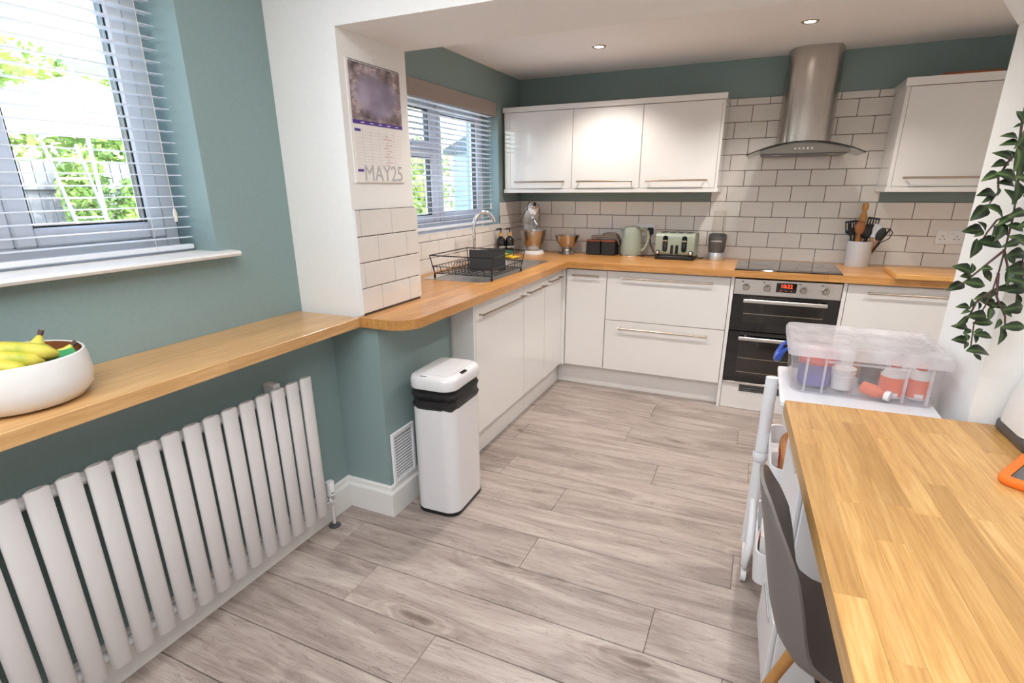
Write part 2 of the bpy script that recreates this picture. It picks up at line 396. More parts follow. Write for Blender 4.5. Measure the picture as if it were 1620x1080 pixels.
# ------------------------------------------------------------------ the room
W = .93                      # worktop height
XL, XLOW = .0745, .2285      # dining wall: upper face, thicker lower face
PF, PB, PX = -2.565, -2.144, .402   # pier front, back and right face
ZB, ZC = 1.97, 2.22          # beam underside, kitchen ceiling
YD = -6.0; XR = 3.6
fl = struct(B('floor', 'floor_base', None, -.3, XR, YD, .0, -.08, -.012), 'grey oak laminate floor running from the kitchen to the dining end', 'floor')
pitch_, y0 = .2125, -2.665
ends = {-1: 1.68, 0: 1.15, 1: 1.92, 2: 1.13, 3: 2.05, 4: 1.51, 5: 1.955, 6: 1.275, 7: 1.885, 8: 1.35, 9: 2.0, 10: 1.6, -2: .63, -3: 1.03, -4: 1.5, -5: .8, -6: 1.25}
PL = 1.29
for k in range(-16, 13):
    ya = y0+pitch_*k; yb = min(ya+pitch_, -.02)
    if yb-ya < .02 or ya < YD: continue
    e = ends.get(k, .5+(k*37 % 100)/100); xs = [e+PL*i for i in range(-3, 4)]
    for a, b in zip(xs[:-1], xs[1:]):
        a = max(a, .0); b = min(b, XR-.02)
        if b-a < .03: continue
        mb = MB().box(-(b-a)/2+.0005, (b-a)/2-.0005, -(yb-ya)/2+.0014, (yb-ya)/2-.0014, -.012, 0, bev=.002)
        mb.build('plank', 'floor_plank', fl, loc=((a+b)/2, (ya+yb)/2, 0))

def wall_hole(name, mat, x0, x1, y0, y1, z0, z1, hy0, hy1, hz0, hz1):
    mb = MB(); mb.box(x0, x1, y0, hy0, z0, z1); mb.box(x0, x1, hy1, y1, z0, z1); mb.box(x0, x1, hy0, hy1, z0, hz0); mb.box(x0, x1, hy0, hy1, hz1, z1)
    return mb.build(name, mat)
ZD = 2.42
w1 = (-4.55, -2.925, 1.215, 2.16); w2 = (-1.58, -.40, 1.16, 1.99)
wl = struct(wall_hole('wall_left', 'teal_paint', -.27, XL, YD, PF, W-.04, ZD, *w1), 'teal painted dining wall holding the large window', 'wall')
struct(B('wall_left_lower', 'teal_paint', None, -.27, XLOW, YD, PF, 0, W-.041), 'teal lower wall behind the white radiator', 'wall')
struct(B('wall_box', 'teal_paint', None, -.27, .473, PF, -1.985, 0, W-.0405), 'teal boxed corner with a vent, beneath the worktop end', 'wall')
pier = struct(B('wall_pier', 'white_paint', None, -.27, PX, PF, PB, W-.04, ZD), 'white pier carrying the calendar and a patch of tiles', 'wall')
struct(B('ceiling_beam', 'white_paint', None, PX, XR, PF, PB, ZB, ZD), 'white beam spanning the opening between dining end and kitchen', 'beam')
ws = struct(wall_hole('wall_sink', 'teal_paint', -.27, 0, PB, .15, 0, ZD, *w2), 'teal kitchen wall around the window above the sink', 'wall')
wb = struct(B('wall_back', 'teal_paint', None, 0, XR, 0, .15, 0, ZD), 'dark teal back wall of the kitchen behind the cabinets', 'wall')
struct(B('wall_pier_right', 'white_paint', None, 2.434, XR, -2.545, PB, 0, ZB), 'white pier at the right with the trailing plant', 'wall')
struct(MB().prism([(2.34, ZB), (2.432, ZB), (2.432, 1.845)], PF+.30, PB, axis=1).build('trim_1', 'white_paint'), 'small white splayed corner under the beam at the right pier', 'trim')
struct(B('wall_right', 'white_paint', None, XR, XR+.1, YD, .15, 0, ZD), 'white wall closing the right side of the room', 'wall')
struct(B('wall_front', 'white_paint', None, -.27, XR, YD-.12, YD, 0, ZD), 'white dining wall behind the camera', 'wall')
struct(B('ceiling', 'ceiling_paint', None, 0, XR, PB, 0, ZC, ZD), 'white kitchen ceiling with recessed downlights', 'ceiling')
struct(B('ceiling_dining', 'ceiling_paint', None, XL, XR, YD, PF, ZD, ZD+.1), 'white ceiling over the dining end', 'ceiling')

# skirting board with a moulded top, mitred round the boxed corner
path = [(XLOW, YD+.01), (XLOW, PF), (.473, PF), (.473, -2.0)]
prof = [(0, 0), (.018, 0), (.018, .112), (.016, .118), (.011, .124), (.009, .133), (.0085, .141), (.005, .148), (0, .15)]
nrm = [(1, 0), (0, -1), (1, 0)]
mb = MB(); rings = []
for i, p in enumerate(path):
    ns = [Vector(nrm[j]) for j in (i-1, i) if 0 <= j < 3]; off = ns[0] if len(ns) == 1 else ns[0]+ns[1]
    rings.append([(p[0]+off.x*(a+.0005), p[1]+off.y*(a+.0005), z) for a, z in prof])
loft(mb, rings); bb = struct(mb.build('baseboard_left', 'trim_white'), 'tall white moulded skirting board round the teal boxed corner', 'skirting board')
# air vent in the side of the boxed corner
v = thing('wall_vent', 'white louvred plastic vent low on the teal boxed corner beside the bin', 'vent', (.474, -2.46, .27))
B('frame', 'plastic_white', v, 0, .012, -.085, -.068, -.125, .125, bev=.002); B('frame', 'plastic_white', v, 0, .012, .068, .085, -.125, .125, bev=.002)
B('frame', 'plastic_white', v, 0, .012, -.068, .068, .108, .125, bev=.002); B('frame', 'plastic_white', v, 0, .012, -.068, .068, -.125, -.108, bev=.002)
B('backing', 'black_plastic', v, 0, .001, -.068, .068, -.108, .108)
me = MB().prism([(.001, -.004), (.007, -.007), (.007, -.0045), (.002, -.001), (.001, -.001)], -.067, .067, axis=1).mesh('louvre')
for i in range(15): put('louvre', me, 'plastic_white', v, (0, 0, -.098+.0145*i))

# ------------------------------------------------------------------ metro tiles
TW, TH, G = .200, .100, .003
tile_cache = {}
def tile_mesh(wd, ht):
    k = (round(wd, 4), round(ht, 4))
    if k not in tile_cache: tile_cache[k] = MB().box(-wd/2, wd/2, -.0085, 0, -ht/2, ht/2, bev=.0025, seg=2).mesh('tile')
    return tile_cache[k]
def tiles(parent, org, ax, a0, a1, z0, z1, start, zref, rowpar, rz, stag=.5):
    """rows of tiles hung from zref downward (and upward); start = joint position of even rows"""
    Pt = TW+G; Pz = TH+G
    k0 = math.floor((z0-zref)/Pz+1e-6); k1 = math.ceil((z1-zref)/Pz-1e-6)
    for k in range(k0, k1):
        za = max(zref+k*Pz+G/2, z0); zb = min(zref+(k+1)*Pz-G/2, z1)
        if zb-za < .012: continue
        off = start+(Pt*stag if (k+rowpar) % 2 else 0); i0 = math.floor((a0-off)/Pt)-1
        for i in range(i0, i0+60):
            aa = max(off+i*Pt+G/2, a0); ab = min(off+(i+1)*Pt-G/2, a1)
            if aa >= a1: break
            if ab-aa < .01: continue
            c = (aa+ab)/2; zc = (za+zb)/2
            loc = (c, org, zc) if ax == 0 else (org, c, zc)
            put('tile', tile_mesh(ab-aa, zb-za), 'tile_white', parent, loc, (0, 0, rz))
ZT = 1.3235
g = B('grout_bed', 'grout', wb, 0, XR-.05, -.0055, 0, W-.03, ZT+.0008); g2 = B('grout_bed', 'grout', wb, 1.50, 2.52, -.0055, 0, ZT+.0008, 1.985)
tiles(wb, -.0001, 0, .0085, 3.3, W-.03, ZT, .283, ZT, 1, 0)
tiles(wb, -.0001, 0, 1.50, 2.52, ZT, 1.984, .283, ZT, 1, 0)
B('grout_bed', 'grout', ws, 0, .0055, PB, -.0055, W-.03, w2[2]); B('grout_bed', 'grout', ws, 0, .0055, w2[1], -.0055, w2[2], ZT+.0008)
tiles(ws, .0001, 1, PB, -.0085, W-.03, w2[2]-.002, -.09, ZT, 1, R(90))
tiles(ws, .0001, 1, w2[1], -.0085, w2[2], ZT, -.09, ZT, 1, R(90))
B('grout_bed', 'grout', pier, PX, PX+.0055, PF+.006, PB, W, 1.349)
tiles(pier, PX+.0001, 1, PF+.008, PB+.012, W+.001, 1.348, -2.327, 1.348, 1, R(90))
tr = B('tile_trim', 'plastic_white', pier, PX-.001, PX+.009, PF-.001, PF+.008, W+.001, 1.35, bev=.003)
# tiled reveal of the sink window
B('sill_tile', 'tile_white', ws, -.14, .010, w2[0], w2[1], w2[2]-.004, w2[2]+.004, bev=.002)

# ------------------------------------------------------------------ windows
def pane_sash(parent, x, ya, yb, za, zb, wdt=.055, gasket=True):
    mb = MB()
    mb.box(x-.03, x+.03, ya, ya+wdt, za, zb, bev=.006); mb.box(x-.03, x+.03, yb-wdt, yb, za, zb, bev=.006)
    mb.box(x-.03, x+.03, ya+wdt, yb-wdt, za, za+wdt, bev=.006); mb.box(x-.03, x+.03, ya+wdt, yb-wdt, zb-wdt, zb, bev=.006)
    s_ = mb.build('sash', 'upvc', parent, smooth=True)
    q = .006
    mb = MB(); a, b, c, d_ = ya+wdt, yb-wdt, za+wdt, zb-wdt
    mb.box(x-.012, x+.018, a, a+q, c, d_); mb.box(x-.012, x+.018, b-q, b, c, d_); mb.box(x-.012, x+.018, a+q, b-q, c, c+q); mb.box(x-.012, x+.018, a+q, b-q, d_-q, d_)
    mb.build('gasket', 'black_plastic', s_)
    B('pane', 'window_glass', s_, x-.006, x-.002, a+q, b-q, c+q, d_-q)
    return s_
def frame(name, y0, y1, z0, z1, x, mull, label):
    fw_ = .05; mb = MB(); mb.box(x-.035, x+.035, y0, y0+fw_, z0, z1, bev=.004); mb.box(x-.035, x+.035, y1-fw_, y1, z0, z1, bev=.004)
    mb.box(x-.035, x+.035, y0+fw_, y1-fw_, z0, z0+fw_, bev=.004); mb.box(x-.035, x+.035, y0+fw_, y1-fw_, z1-fw_, z1, bev=.004)
    for m_ in mull: mb.box(x-.035, x+.035, m_-.03, m_+.03, z0+fw_, z1-fw_, bev=.004)
    return struct(mb.build(name, 'upvc', smooth=True), label, 'window')
x1 = -.15
f1 = frame('window_1', w1[0], w1[1], w1[2]+.002, w1[3], x1, [-3.46], 'white framed dining window looking onto the garden parasol')
pane_sash(f1, x1+.012, -3.43, w1[1]-.05, w1[2]+.052, w1[3]-.05); pane_sash(f1, x1+.012, w1[0]+.05, -3.49, w1[2]+.052, w1[3]-.05)
sb = MB().prism([(-.125, 1.196), (.118, 1.196), (.130, 1.199), (.134, 1.207), (.130, 1.214), (.118, 1.217), (-.125, 1.217)], w1[0]-.05, -2.872, axis=1)
struct(sb.build('window_sill', 'trim_white', smooth=True), 'white rounded sill board of the dining window', 'window sill')
x2 = -.17
f2 = frame('window_2', w2[0], w2[1], w2[2]+.004, w2[3], x2, [-1.07], 'white framed kitchen window above the sink')
pane_sash(f2, x2+.012, -1.53, -1.09, 1.215, 1.66, .045); pane_sash(f2, x2+.012, -1.53, -1.09, 1.66, 1.94, .045); pane_sash(f2, x2+.012, -1.05, -.45, 1.215, 1.94, .055)
B('window_handle', 'plastic_white', f2, x2+.04, x2+.06, -1.36, -1.24, 1.675, 1.69, bev=.004)

def blind(name, label, x, ya, yb, ztop, zbot, pitch, dep, tilt, valance):
    t = thing(name, label, 'blind', (x, (ya+yb)/2, zbot)); L = (yb-ya)/2; H = ztop-zbot
    def prof(u, v): a = (u-.5)*dep; return (a, -L+2*L*v, .0018*(1-(2*u-1)**2))
    me = MB().grid(prof, 4, 1).mesh('slat'); 
    bm = bmesh.new(); bm.from_mesh(me); bmesh.ops.solidify(bm, geom=bm.faces[:], thickness=.0022); bm.to_mesh(me); bm.free()
    me.shade_smooth(); me.set_sharp_from_angle(angle=R(30))
    n = int((H-.05)/pitch)
    for i in range(n): put('slat', me, 'slat', t, (0, random.uniform(-.001, .001), .045+pitch*i), (0, tilt+random.uniform(-.02, .02), 0))
    B('bottom_rail', 'slat', t, -dep/2, dep/2, -L, L, .003, .02, bev=.003)
    hd = B('head_rail', 'slat', t, -.024, .024, -L, L, H-.035, H, bev=.002)
    if valance:
        B('valance', 'bronze_header', t, .037, .05, -L-.02, L+.02, H-.06, H+.03, bev=.003)
        B('valance_return', 'bronze_header', t, -.02, .037, L+.008, L+.02, H-.06, H+.01, bev=.002)
    ncord = 3
    for i in range(ncord):
        yy = -L+.14+(2*L-.28)*i/(ncord-1)
        mb = MB(); mb.tube([(-dep/2-.001, yy, .01), (-dep/2-.001, yy, H-.03)], .0008, 5); mb.tube([(dep/2+.001, yy, .01), (dep/2+.001, yy, H-.03)], .0008, 5)
        for k in range(n): mb.tube([(-dep/2, yy, .043+pitch*k), (dep/2, yy, .043+pitch*k)], .0005, 4)
        mb.build('ladder_cord', 'cord', t)
    p = MB(); p.tube([(dep/2+.012, L-.06, H-.03), (dep/2+.013, L-.06, .14)], .0012, 5).build('pull_cord', 'cord', t)
    MB().lathe([(0, 0), (.005, .001), (.007, .03), (.003, .045), (0, .045)], (dep/2+.013, L-.06, .1), 12).build('cord_pull', 'cord', t, smooth=True)
    return t
blind('venetian_blind', 'white slatted venetian blind at the dining window over the radiator', -.04, -4.45, -2.94, 2.12, 1.222, .035, .038, R(0), False)
blind('venetian_blind', 'white slatted venetian blind with taupe header at the window above the sink', -.035, -1.555, -.47, 1.975, 1.175, .0315, .034, R(-8), True)

# ------------------------------------------------------------------ worktops
RC = .11; XF, YF = .648, -.648; YE = PF-.028
poly = [(.010, -.010), (.010, PB+.0005), (PX+.0105, PB+.0005), (PX+.0105, PF-.0005), (PX-.004, PF-.0005), (PX-.004, YE)]
cx, cy = XF-RC, YE+RC
poly += [(cx+RC*math.cos(R(a)), cy+RC*math.sin(R(a))) for a in range(-90, 1, 9)]
poly += [(XF, YF-.012), (XF+.012, YF), (3.3, YF), (3.3, -.010)]
# left leg (grain along the wall) and back leg (grain along the back wall) of the worktop
legL = [p for p in poly if p not in (poly[-1], poly[-2], poly[-3])]
hole = (.165, .475, -1.085, -.685)
mb = MB().prism([(.010, hole[2])]+legL[1:-2]+[(XF, hole[2])], W-.04, W)
mb.box(.010, hole[0], hole[2], hole[3], W-.04, W); mb.box(hole[1], XF, hole[2], hole[3], W-.04, W); mb.box(.010, XF, hole[3], YF, W-.04, W)
o = mb.build('sink_worktop', 'oak_y')
tag(o, 'oak block worktop with rounded end along the window wall under the sink', 'worktop')
o = MB().prism([(.010, YF+.0005), (XF, YF+.0005), (XF+.012, YF), (3.3, YF), (3.3, -.010), (.010, -.010)], W-.04, W).build('hob_worktop', 'oak_x')
tag(o, 'oak block worktop along the back wall carrying kettle, toaster and hob', 'worktop')
o = B('breakfast_bar', 'oak_bar', None, XL+.001, .413, -5.2, YE-.0008, W-.04, W, bev=.002); tag(o, 'narrow oak breakfast bar above the radiator with the fruit bowl', 'breakfast bar')

# ------------------------------------------------------------------ base and wall cabinets
def bar_handle(door, p0, p1, out, r=.006, drop=.03):
    """bar handle with two posts; out = unit vector away from the door"""
    p0, p1, out = Vector(p0), Vector(p1), Vector(out); d_ = (p1-p0).normalized()
    mb = MB(); a, b = p0+out*drop, p1+out*drop; mb.tube([a, b], r, 10)
    for q in (p0+d_*.012, p1-d_*.012): mb.tube([q, q+out*drop], r*.8, 8)
    return mb.build('handle', 'satin_nickel', door, smooth=True)
DB, DT = .165, .876
def base_unit(label, axis, a0, a1, fronts, handles, body=True, depth=(.02, .58), name='base_cabinet'):
    """axis 0: along the back wall (fronts face -y); axis 1: along the window wall (fronts face +x)"""
    t = thing(name, label, 'cabinet', ((a0+a1)/2, -.3, 0) if axis == 0 else (.3, (a0+a1)/2, 0)); h = (a1-a0)/2-.001
    if axis == 0: B('body', 'gloss_white', t, -h, h, -.278, .28, .165, W-.041)
    else: B('body', 'gloss_white', t, -.28, .278, -h, h, .165, .74)
    for (z0, z1), hd in zip(fronts, handles):
        if axis == 0:
            d_ = B('door' if len(fronts) == 1 else 'drawer', 'gloss_white', t, -h+.001, h-.001, -.30, -.279, z0, z1, bev=.0012)
            if hd: bar_handle(d_, (-h+hd[0], -.30, hd[2]), (h-hd[1], -.30, hd[2]), (0, -1, 0))
        else:
            d_ = B('door', 'gloss_white', t, .279, .30, -h+.001, h-.001, z0, z1, bev=.0012)
            if hd: bar_handle(d_, (.30, -h+hd[0], hd[2]), (.30, h-hd[1], hd[2]), (1, 0, 0))
    return t
base_unit('white gloss base cabinet in the inner corner with a short bar handle', 0, .625, .920, [(DB, DT)], [(.05, .05, .838)])
base_unit('white gloss pan drawer unit with two deep drawers left of the oven', 0, .921, 1.722, [(DB, .530), (.534, DT)], [(.1, .1, .482), (.1, .1, .836)])
base_unit('white gloss base cabinet right of the oven under the chopping board', 0, 2.362, 2.96, [(DB, DT)], [(.1, .1, .835)])
base_unit('white gloss base cabinet at the far right of the back run', 0, 2.962, 3.29, [(DB, DT)], [(.06, .06, .835)])
o = base_unit('white gloss integrated dishwasher door with a long bar handle at the run end', 1, -1.95, -1.325, [(DB, DT)], [(.03, .03, .815)])
base_unit('white gloss base cabinet under the sink bowl, middle of the window run', 1, -1.323, -.966, [(DB, DT)], [(.035, .045, .82)])
base_unit('white gloss base cabinet nearest the corner in the window run', 1, -.964, -.625, [(DB, DT)], [(.045, .05, .83)])
tag(B('corner_post', 'gloss_white', None, .585, .623, -.624, -.585, .166, W-.041), 'white gloss corner post between the two runs of base cabinets', 'post')
tag(B('end_panel', 'gloss_white', None, .012, .60, -1.972, -1.952, 0, W-.041, bev=.001), 'white gloss end panel of the window run beside the bin', 'panel')
tag(B('oven_side_panel', 'gloss_white', None, 1.7235, 1.7435, -.605, -.02, 0, W-.041, bev=.001), 'white gloss panel down to the floor left of the oven', 'panel')
tag(B('oven_side_panel', 'gloss_white', None, 2.341, 2.3605, -.605, -.02, 0, W-.041, bev=.001), 'white gloss panel right of the oven', 'panel')
o = B('plinth', 'gloss_white', None, .553, 1.7228, -.535, -.52, .001, .164, bev=.001); tag(o, 'white plinth under the drawer unit on the back run', 'plinth')
o = B('plinth', 'gloss_white', None, .536, .552, -1.9515, -.536, .001, .164, bev=.001); tag(o, 'white plinth along the foot of the window run', 'plinth')
o = B('plinth', 'gloss_white', None, 2.3615, 3.29, -.535, -.52, .001, .164, bev=.001); tag(o, 'white plinth under the cabinets right of the oven', 'plinth')
o = thing('plinth', 'white plinth with a dark ventilation grille under the oven', 'plinth', (2.042, -.56, 0))
B('board', 'gloss_white', o, -.297, .297, -.03, -.012, .001, .176, bev=.001)
B('grille', 'dark_grey', o, -.19, .19, -.0325, -.0305, .128, .176)
for i in range(3): B('grille_bar', 'grey_metal', o, -.19, .19, -.037, -.033, .132+.015*i, .139+.015*i, bev=.001)

def wall_unit(label, a0, a1, ra, rb):
    t = thing('wall_cabinet', label, 'cabinet', ((a0+a1)/2, -.17, 1.417)); h = (a1-a0)/2
    B('body', 'gloss_white', t, -h+ra+.0003, h-rb-.0003, -.148, .1585, 0, .53)
    d_ = B('door', 'gloss_white', t, -h+ra+.0015, h-rb-.0015, -.17, -.149, .002, .528, bev=.0012)
    for s_, r_ in ((-1, ra), (1, rb)):
        if r_: B('end_panel', 'gloss_white', t, *(sorted((s_*h, s_*(h-r_)))), -.168, .1585, 0, .53, bev=.001)
    bar_handle(d_, (-h+ra+.045, -.17, .05), (h-rb-.045, -.17, .05), (0, -1, 0))
    return t
wall_unit('white gloss wall cabinet over the stand mixer, left of three', .022, .555, .046, 0)
wall_unit('white gloss wall cabinet in the middle of the three over the kettle', .5555, 1.046, 0, 0)
wall_unit('white gloss wall cabinet over the toaster, nearest the hood', 1.0465, 1.556, 0, .016)
wall_unit('white gloss wall cabinet right of the cooker hood above the sockets', 2.495, 3.10, .02, .02)
def strip(name, a0, a1, z0, z1, yf, label): tag(B(name, 'gloss_white', None, a0, a1, yf, -.0095, z0, z1, bev=.002), label, name)
strip('cornice', .016, 1.564, 1.9475, 1.982, -.352, 'white cornice along the top of the three left wall cabinets')
strip('pelmet', .016, 1.564, 1.390, 1.4165, -.346, 'white light pelmet under the three left wall cabinets')
strip('cornice', 2.486, 3.11, 1.9475, 1.99, -.352, 'white cornice on top of the right wall cabinet')
strip('pelmet', 2.490, 3.11, 1.388, 1.4165, -.346, 'white light pelmet under the right wall cabinet')

# ------------------------------------------------------------------ double oven
t = thing('double_oven', 'built-under stainless steel and black glass double oven with red clock', 'oven', (2.042, -.6, .17)); h = .295
B('body', 'black_matt', t, -h, h, .02, .55, .008, .70)
cp = B('control_panel', 'steel_h', t, -h, h, -.005, .018, .607, .705, bev=.0015)
for kx in (-.227, -.106, .094, .212):
    k = MB().lathe([(0, .026), (.014, .026), (.017, .022), (.018, .004), (.023, .0015), (.023, 0), (0, 0)], n=24).mesh('knob'); k.transform(Matrix.Rotation(R(90), 4, 'X'))
    k.shade_smooth(); k.set_sharp_from_angle(angle=R(35)); ko = put('knob', k, 'steel', t, (kx, -.0055, .656))
    B('marker', 'black_plastic', ko, -.0012, .0012, -.0268, -.0262, .004, .016)
    B('symbol', 'black_plastic', t, kx-.028, kx-.016, -.0062, -.0055, .687, .692)
    for a in (0, 60, 120, 180, 240, 300):
        B('tick_mark', 'dark_grey', t, kx+.034*math.cos(R(a))-.0014, kx+.034*math.cos(R(a))+.0014, -.0059, -.0052, .656+.03*math.sin(R(a))-.0014, .656+.03*math.sin(R(a))+.0014)
dsp = B('display', 'black_gloss', t, -.056, .056, -.0068, -.0052, .634, .692, bev=.0005)
text('clock_digits', '10:22', .03, 'red_digits', dsp, Matrix.Translation((0, -.0073, .672)) @ Matrix.Rotation(R(90), 4, 'X'))
for kx in (-.03, 0, .03): B('touch_mark', 'red_digits', dsp, kx-.002, kx+.002, -.0071, -.0069, .643, .646)
for nm, z0, z1, hz, wz0, wz1 in (('upper_door', .372, .604, .574, .43, .555), ('lower_door', .026, .368, .330, .075, .315)):
    d_ = B(nm, 'black_gloss', t, -h, h, -.004, .018, z0, z1, bev=.002)
    B('window', 'oven_window', d_, -.225, .225, -.0052, -.0042, wz0, wz1)
    for rz_ in ([wz0+.055] if nm == 'upper_door' else [wz0+.02, wz0+.115]): B('rack_rail', 'satin_nickel', d_, -.222, .222, -.0058, -.0053, rz_, rz_+.0035)
    hd = MB().box(-.232, .232, -.047, -.035, hz-.011, hz+.011, bev=.003); hd.box(-.2, -.185, -.036, -.004, hz-.007, hz+.007); hd.box(.185, .2, -.036, -.004, hz-.007, hz+.007)
    hd.build('handle', 'steel_h', d_)
B('bottom_trim', 'steel_h', t, -h, h, -.004, .018, .008, .023, bev=.001)

# ------------------------------------------------------------------ hob
t = thing('induction_hob', 'black glass induction hob set in the worktop over the oven', 'hob', (2.03, -.375, W))
B('glass', 'hob_glass', t, -.295, .295, -.255, .255, .0005, .006, bev=.002)
for cx, cy, r in ((-.15, .11, .09), (.15, .11, .075), (-.15, -.1, .075), (.15, -.1, .1)):
    MB().lathe([(r-.0015, .0062), (r-.0015, .0064), (r, .0064), (r, .0062)], (cx, cy, 0), 40).build('zone_ring', 'dark_grey', t)

# ------------------------------------------------------------------ cooker hood
t = thing('cooker_hood', 'stainless steel chimney hood with a curved glass canopy over the hob', 'hood', (2.03, 0, 1.6))
def dpoly(hw, dep, y0_=-.0095):
    p = [(hw, y0_), (hw, -.12)]
    for i in range(1, 12): a = -hw+2*hw*i/12; p.append((-a, -.12-(dep-.12)*math.sqrt(max(0, 1-(a/hw)**2))**.55))
    return p+[(-hw, -.12), (-hw, y0_)]
MB().prism(dpoly(.155, .245), .045, .50).build('chimney', 'steel', t, smooth=True, ang=50)
MB().prism(dpoly(.152, .242), .501, .619).build('upper_chimney', 'steel', t, smooth=True, ang=50)
def arch(x): return .072-.068*(x/.315)**2
def gl(u, v): xx = -.315+.63*u; yf = -.49+.05*(xx/.315)**2; return (xx, -.02+(yf+.02)*v, arch(xx))
mb = MB().grid(gl, 28, 8); me = mb.mesh('glass_canopy'); bm = bmesh.new(); bm.from_mesh(me); bmesh.ops.solidify(bm, geom=bm.faces[:], thickness=-.006); bm.to_mesh(me); bm.free(); me.shade_smooth(); me.set_sharp_from_angle(angle=R(40))
go = put('glass_canopy', me, 'hood_glass', t)
mb = MB(); pts = []
for i in range(29): q = gl(i/28, 1); pts.append((q[0], q[1]-.001, q[2]+.003))
mb.tube(pts, .0032, 6).build('glass_edge', 'black_gloss', go)
# steel body: front fascia follows the arch
top = [(-.235+.47*i/16, arch(-.235+.47*i/16)-.004) for i in range(17)]
MB().prism([(-.24, .012), (.24, .012)]+top[::-1], -.44, -.03, axis=1).build('body', 'hood_steel', t)
B('filter', 'grey_metal', t, -.225, .225, -.42, -.05, .006, .013)
for i in range(5): 
    k = MB().lathe([(0, .006), (.006, .005), (.0075, 0)], n=14).mesh('button'); k.transform(Matrix.Rotation(R(90), 4, 'X')); put('button', k, 'chrome', t, (-.05+.022*i, -.4405, .038))
for s_ in (-1, 1): MB().lathe([(0, -.001), (.022, -.001), (.026, 0)], (s_*.15, -.36, .006), 20).build('light', 'ceramic_white', t)

# ------------------------------------------------------------------ sink, tap
t = thing('kitchen_sink', 'inset stainless steel sink and drainer in the worktop by the window', 'sink', (.30, -1.14, W))
sx0, sx1, sy0, sy1 = -.20, .215, -.53, .488; bx0, bx1, by0, by1 = -.13, .17, .06, .45
mb = MB(); rim = rrect(bx0, bx1, by0, by1, .05, 5)
outer = rrect(sx0, sx1, sy0, sy1, .04, 5)
# deck with a hole for the bowl, then the bowl walls
deck = MB(); n = len(rim)
vs = [(p[0], p[1], .003) for p in outer]+[(p[0], p[1], .003) for p in rim]
loft(deck, [[(p[0], p[1], .0) for p in outer], [(p[0], p[1], .003) for p in outer], [(p[0], p[1], .003) for p in rim], [(bx0+(bx1-bx0)/2+(p[0]-(bx0+bx1)/2)*.97, (by0+by1)/2+(p[1]-(by0+by1)/2)*.97, -.135) for p in rim], [((bx0+bx1)/2+(p[0]-(bx0+bx1)/2)*.9, (by0+by1)/2+(p[1]-(by0+by1)/2)*.9, -.155) for p in rim]], cap0=False)
deck.build('basin', 'steel_h', t, smooth=True)
for i in range(7): MB().tube([(-.12+.045*i, -.48, .003), (-.12+.045*i, -.02, .003)], .003, 6).build('drainer_ridge', 'steel_h', t, smooth=True)
MB().lathe([(0, .002), (.03, .002), (.034, 0)], (.02, .27, -.155), 20).build('drain', 'chrome', t, smooth=True)
t = thing('mixer_tap', 'tall chrome swan-neck mixer tap at the sink', 'tap', (.125, -1.06, W+.003))
pts = [(0, 0, .02), (0, 0, .24)]+[(.0+.075*(1-math.cos(R(a)))*.75, .075*(1-math.cos(R(a)))*.66, .24+.105*math.sin(R(a))) for a in range(15, 171, 13)]
MB().tube(pts, .0125, 14).build('spout', 'chrome', t, smooth=True)
MB().lathe([(.028, 0), (.028, .006), (.022, .012), (.022, .075), (.017, .085), (.0125, .09)], n=24).build('body', 'chrome', t, smooth=True)
MB().tube([(.02, 0, .05), (.05, -.01, .055)], .007, 10).build('lever', 'chrome', t, smooth=True)
MB().tube([(0, -.045, 0), (0, -.045, .085)], [.014, .009], 12).build('side_lever', 'chrome', t, smooth=True)

# ------------------------------------------------------------------ dish rack with a dark tray in it
t = thing('dish_rack', 'black wire dish rack standing on the sink drainer', 'dish rack', (.34, -1.40, W+.006))
hx, hy = .185, .205
B_ = lambda z, e: [(-hx-e, -hy-e, z), (hx+e, -hy-e, z), (hx+e, hy+e, z), (-hx-e, hy+e, z)]
MB().tube(B_(.125, .018), .0035, 8, closed=True).build('top_rim', 'black_plastic', t)
MB().tube(B_(.062, .008), .0025, 6, closed=True).build('middle_rim', 'black_plastic', t); MB().tube(B_(.022, 0), .0025, 6, closed=True).build('bottom_rim', 'black_plastic', t)
mb = MB()
for i in range(13):
    yy = -hy+2*hy*i/12; mb.tube([(-hx-.008, yy, .062), (-hx, yy, .022), (hx, yy, .022), (hx+.008, yy, .062)], .0016, 5)
for i in range(9):
    xx = -hx+2*hx*i/8; mb.tube([(xx, -hy-.008, .062), (xx, -hy, .022), (xx, hy, .022), (xx, hy+.008, .062)], .0016, 5)
mb.build('wire_basket', 'black_plastic', t)
for i in range(10):
    yy = -hy+.03+.036*i
    MB().tube([(-.08, yy, .022), (-.08, yy, .05)]+[(-.04-.04*math.cos(R(a)), yy, .05+.04*math.sin(R(a))) for a in range(15, 180, 15)]+[(0, yy, .022)], .0017, 5).build('plate_loop', 'black_plastic', t)
for sx in (-1, 1):
    for sy in (-1, 1):
        MB().tube([(sx*(hx+.018), sy*(hy+.018), .125), (sx*hx, sy*hy, .02), (sx*hx, sy*hy, .012)], .003, 8).build('corner_wire', 'black_plastic', t)
        MB().lathe([(0, 0), (.006, 0), (.0075, .014), (.004, .024), (0, .024)], (sx*hx, sy*hy, -.003), 10).build('foot', 'black_plastic', t, smooth=True)
o = thing('drying_tray', 'black plastic tray standing upright in the dish rack', 'tray', (.42, -1.44, W+.034), R(34)); M = Matrix.Rotation(R(-14), 4, 'X')
mb = MB(); loft(mb, [[(p[0], -.004, p[1]) for p in rrect(-.105, .105, 0, .12, .012, 4)], [(p[0]*1.02, .004, p[1]*1.01) for p in rrect(-.105, .105, 0, .12, .012, 4)]]); me = mb.mesh('panel'); me.transform(M); put('panel', me, 'tray_black', o)
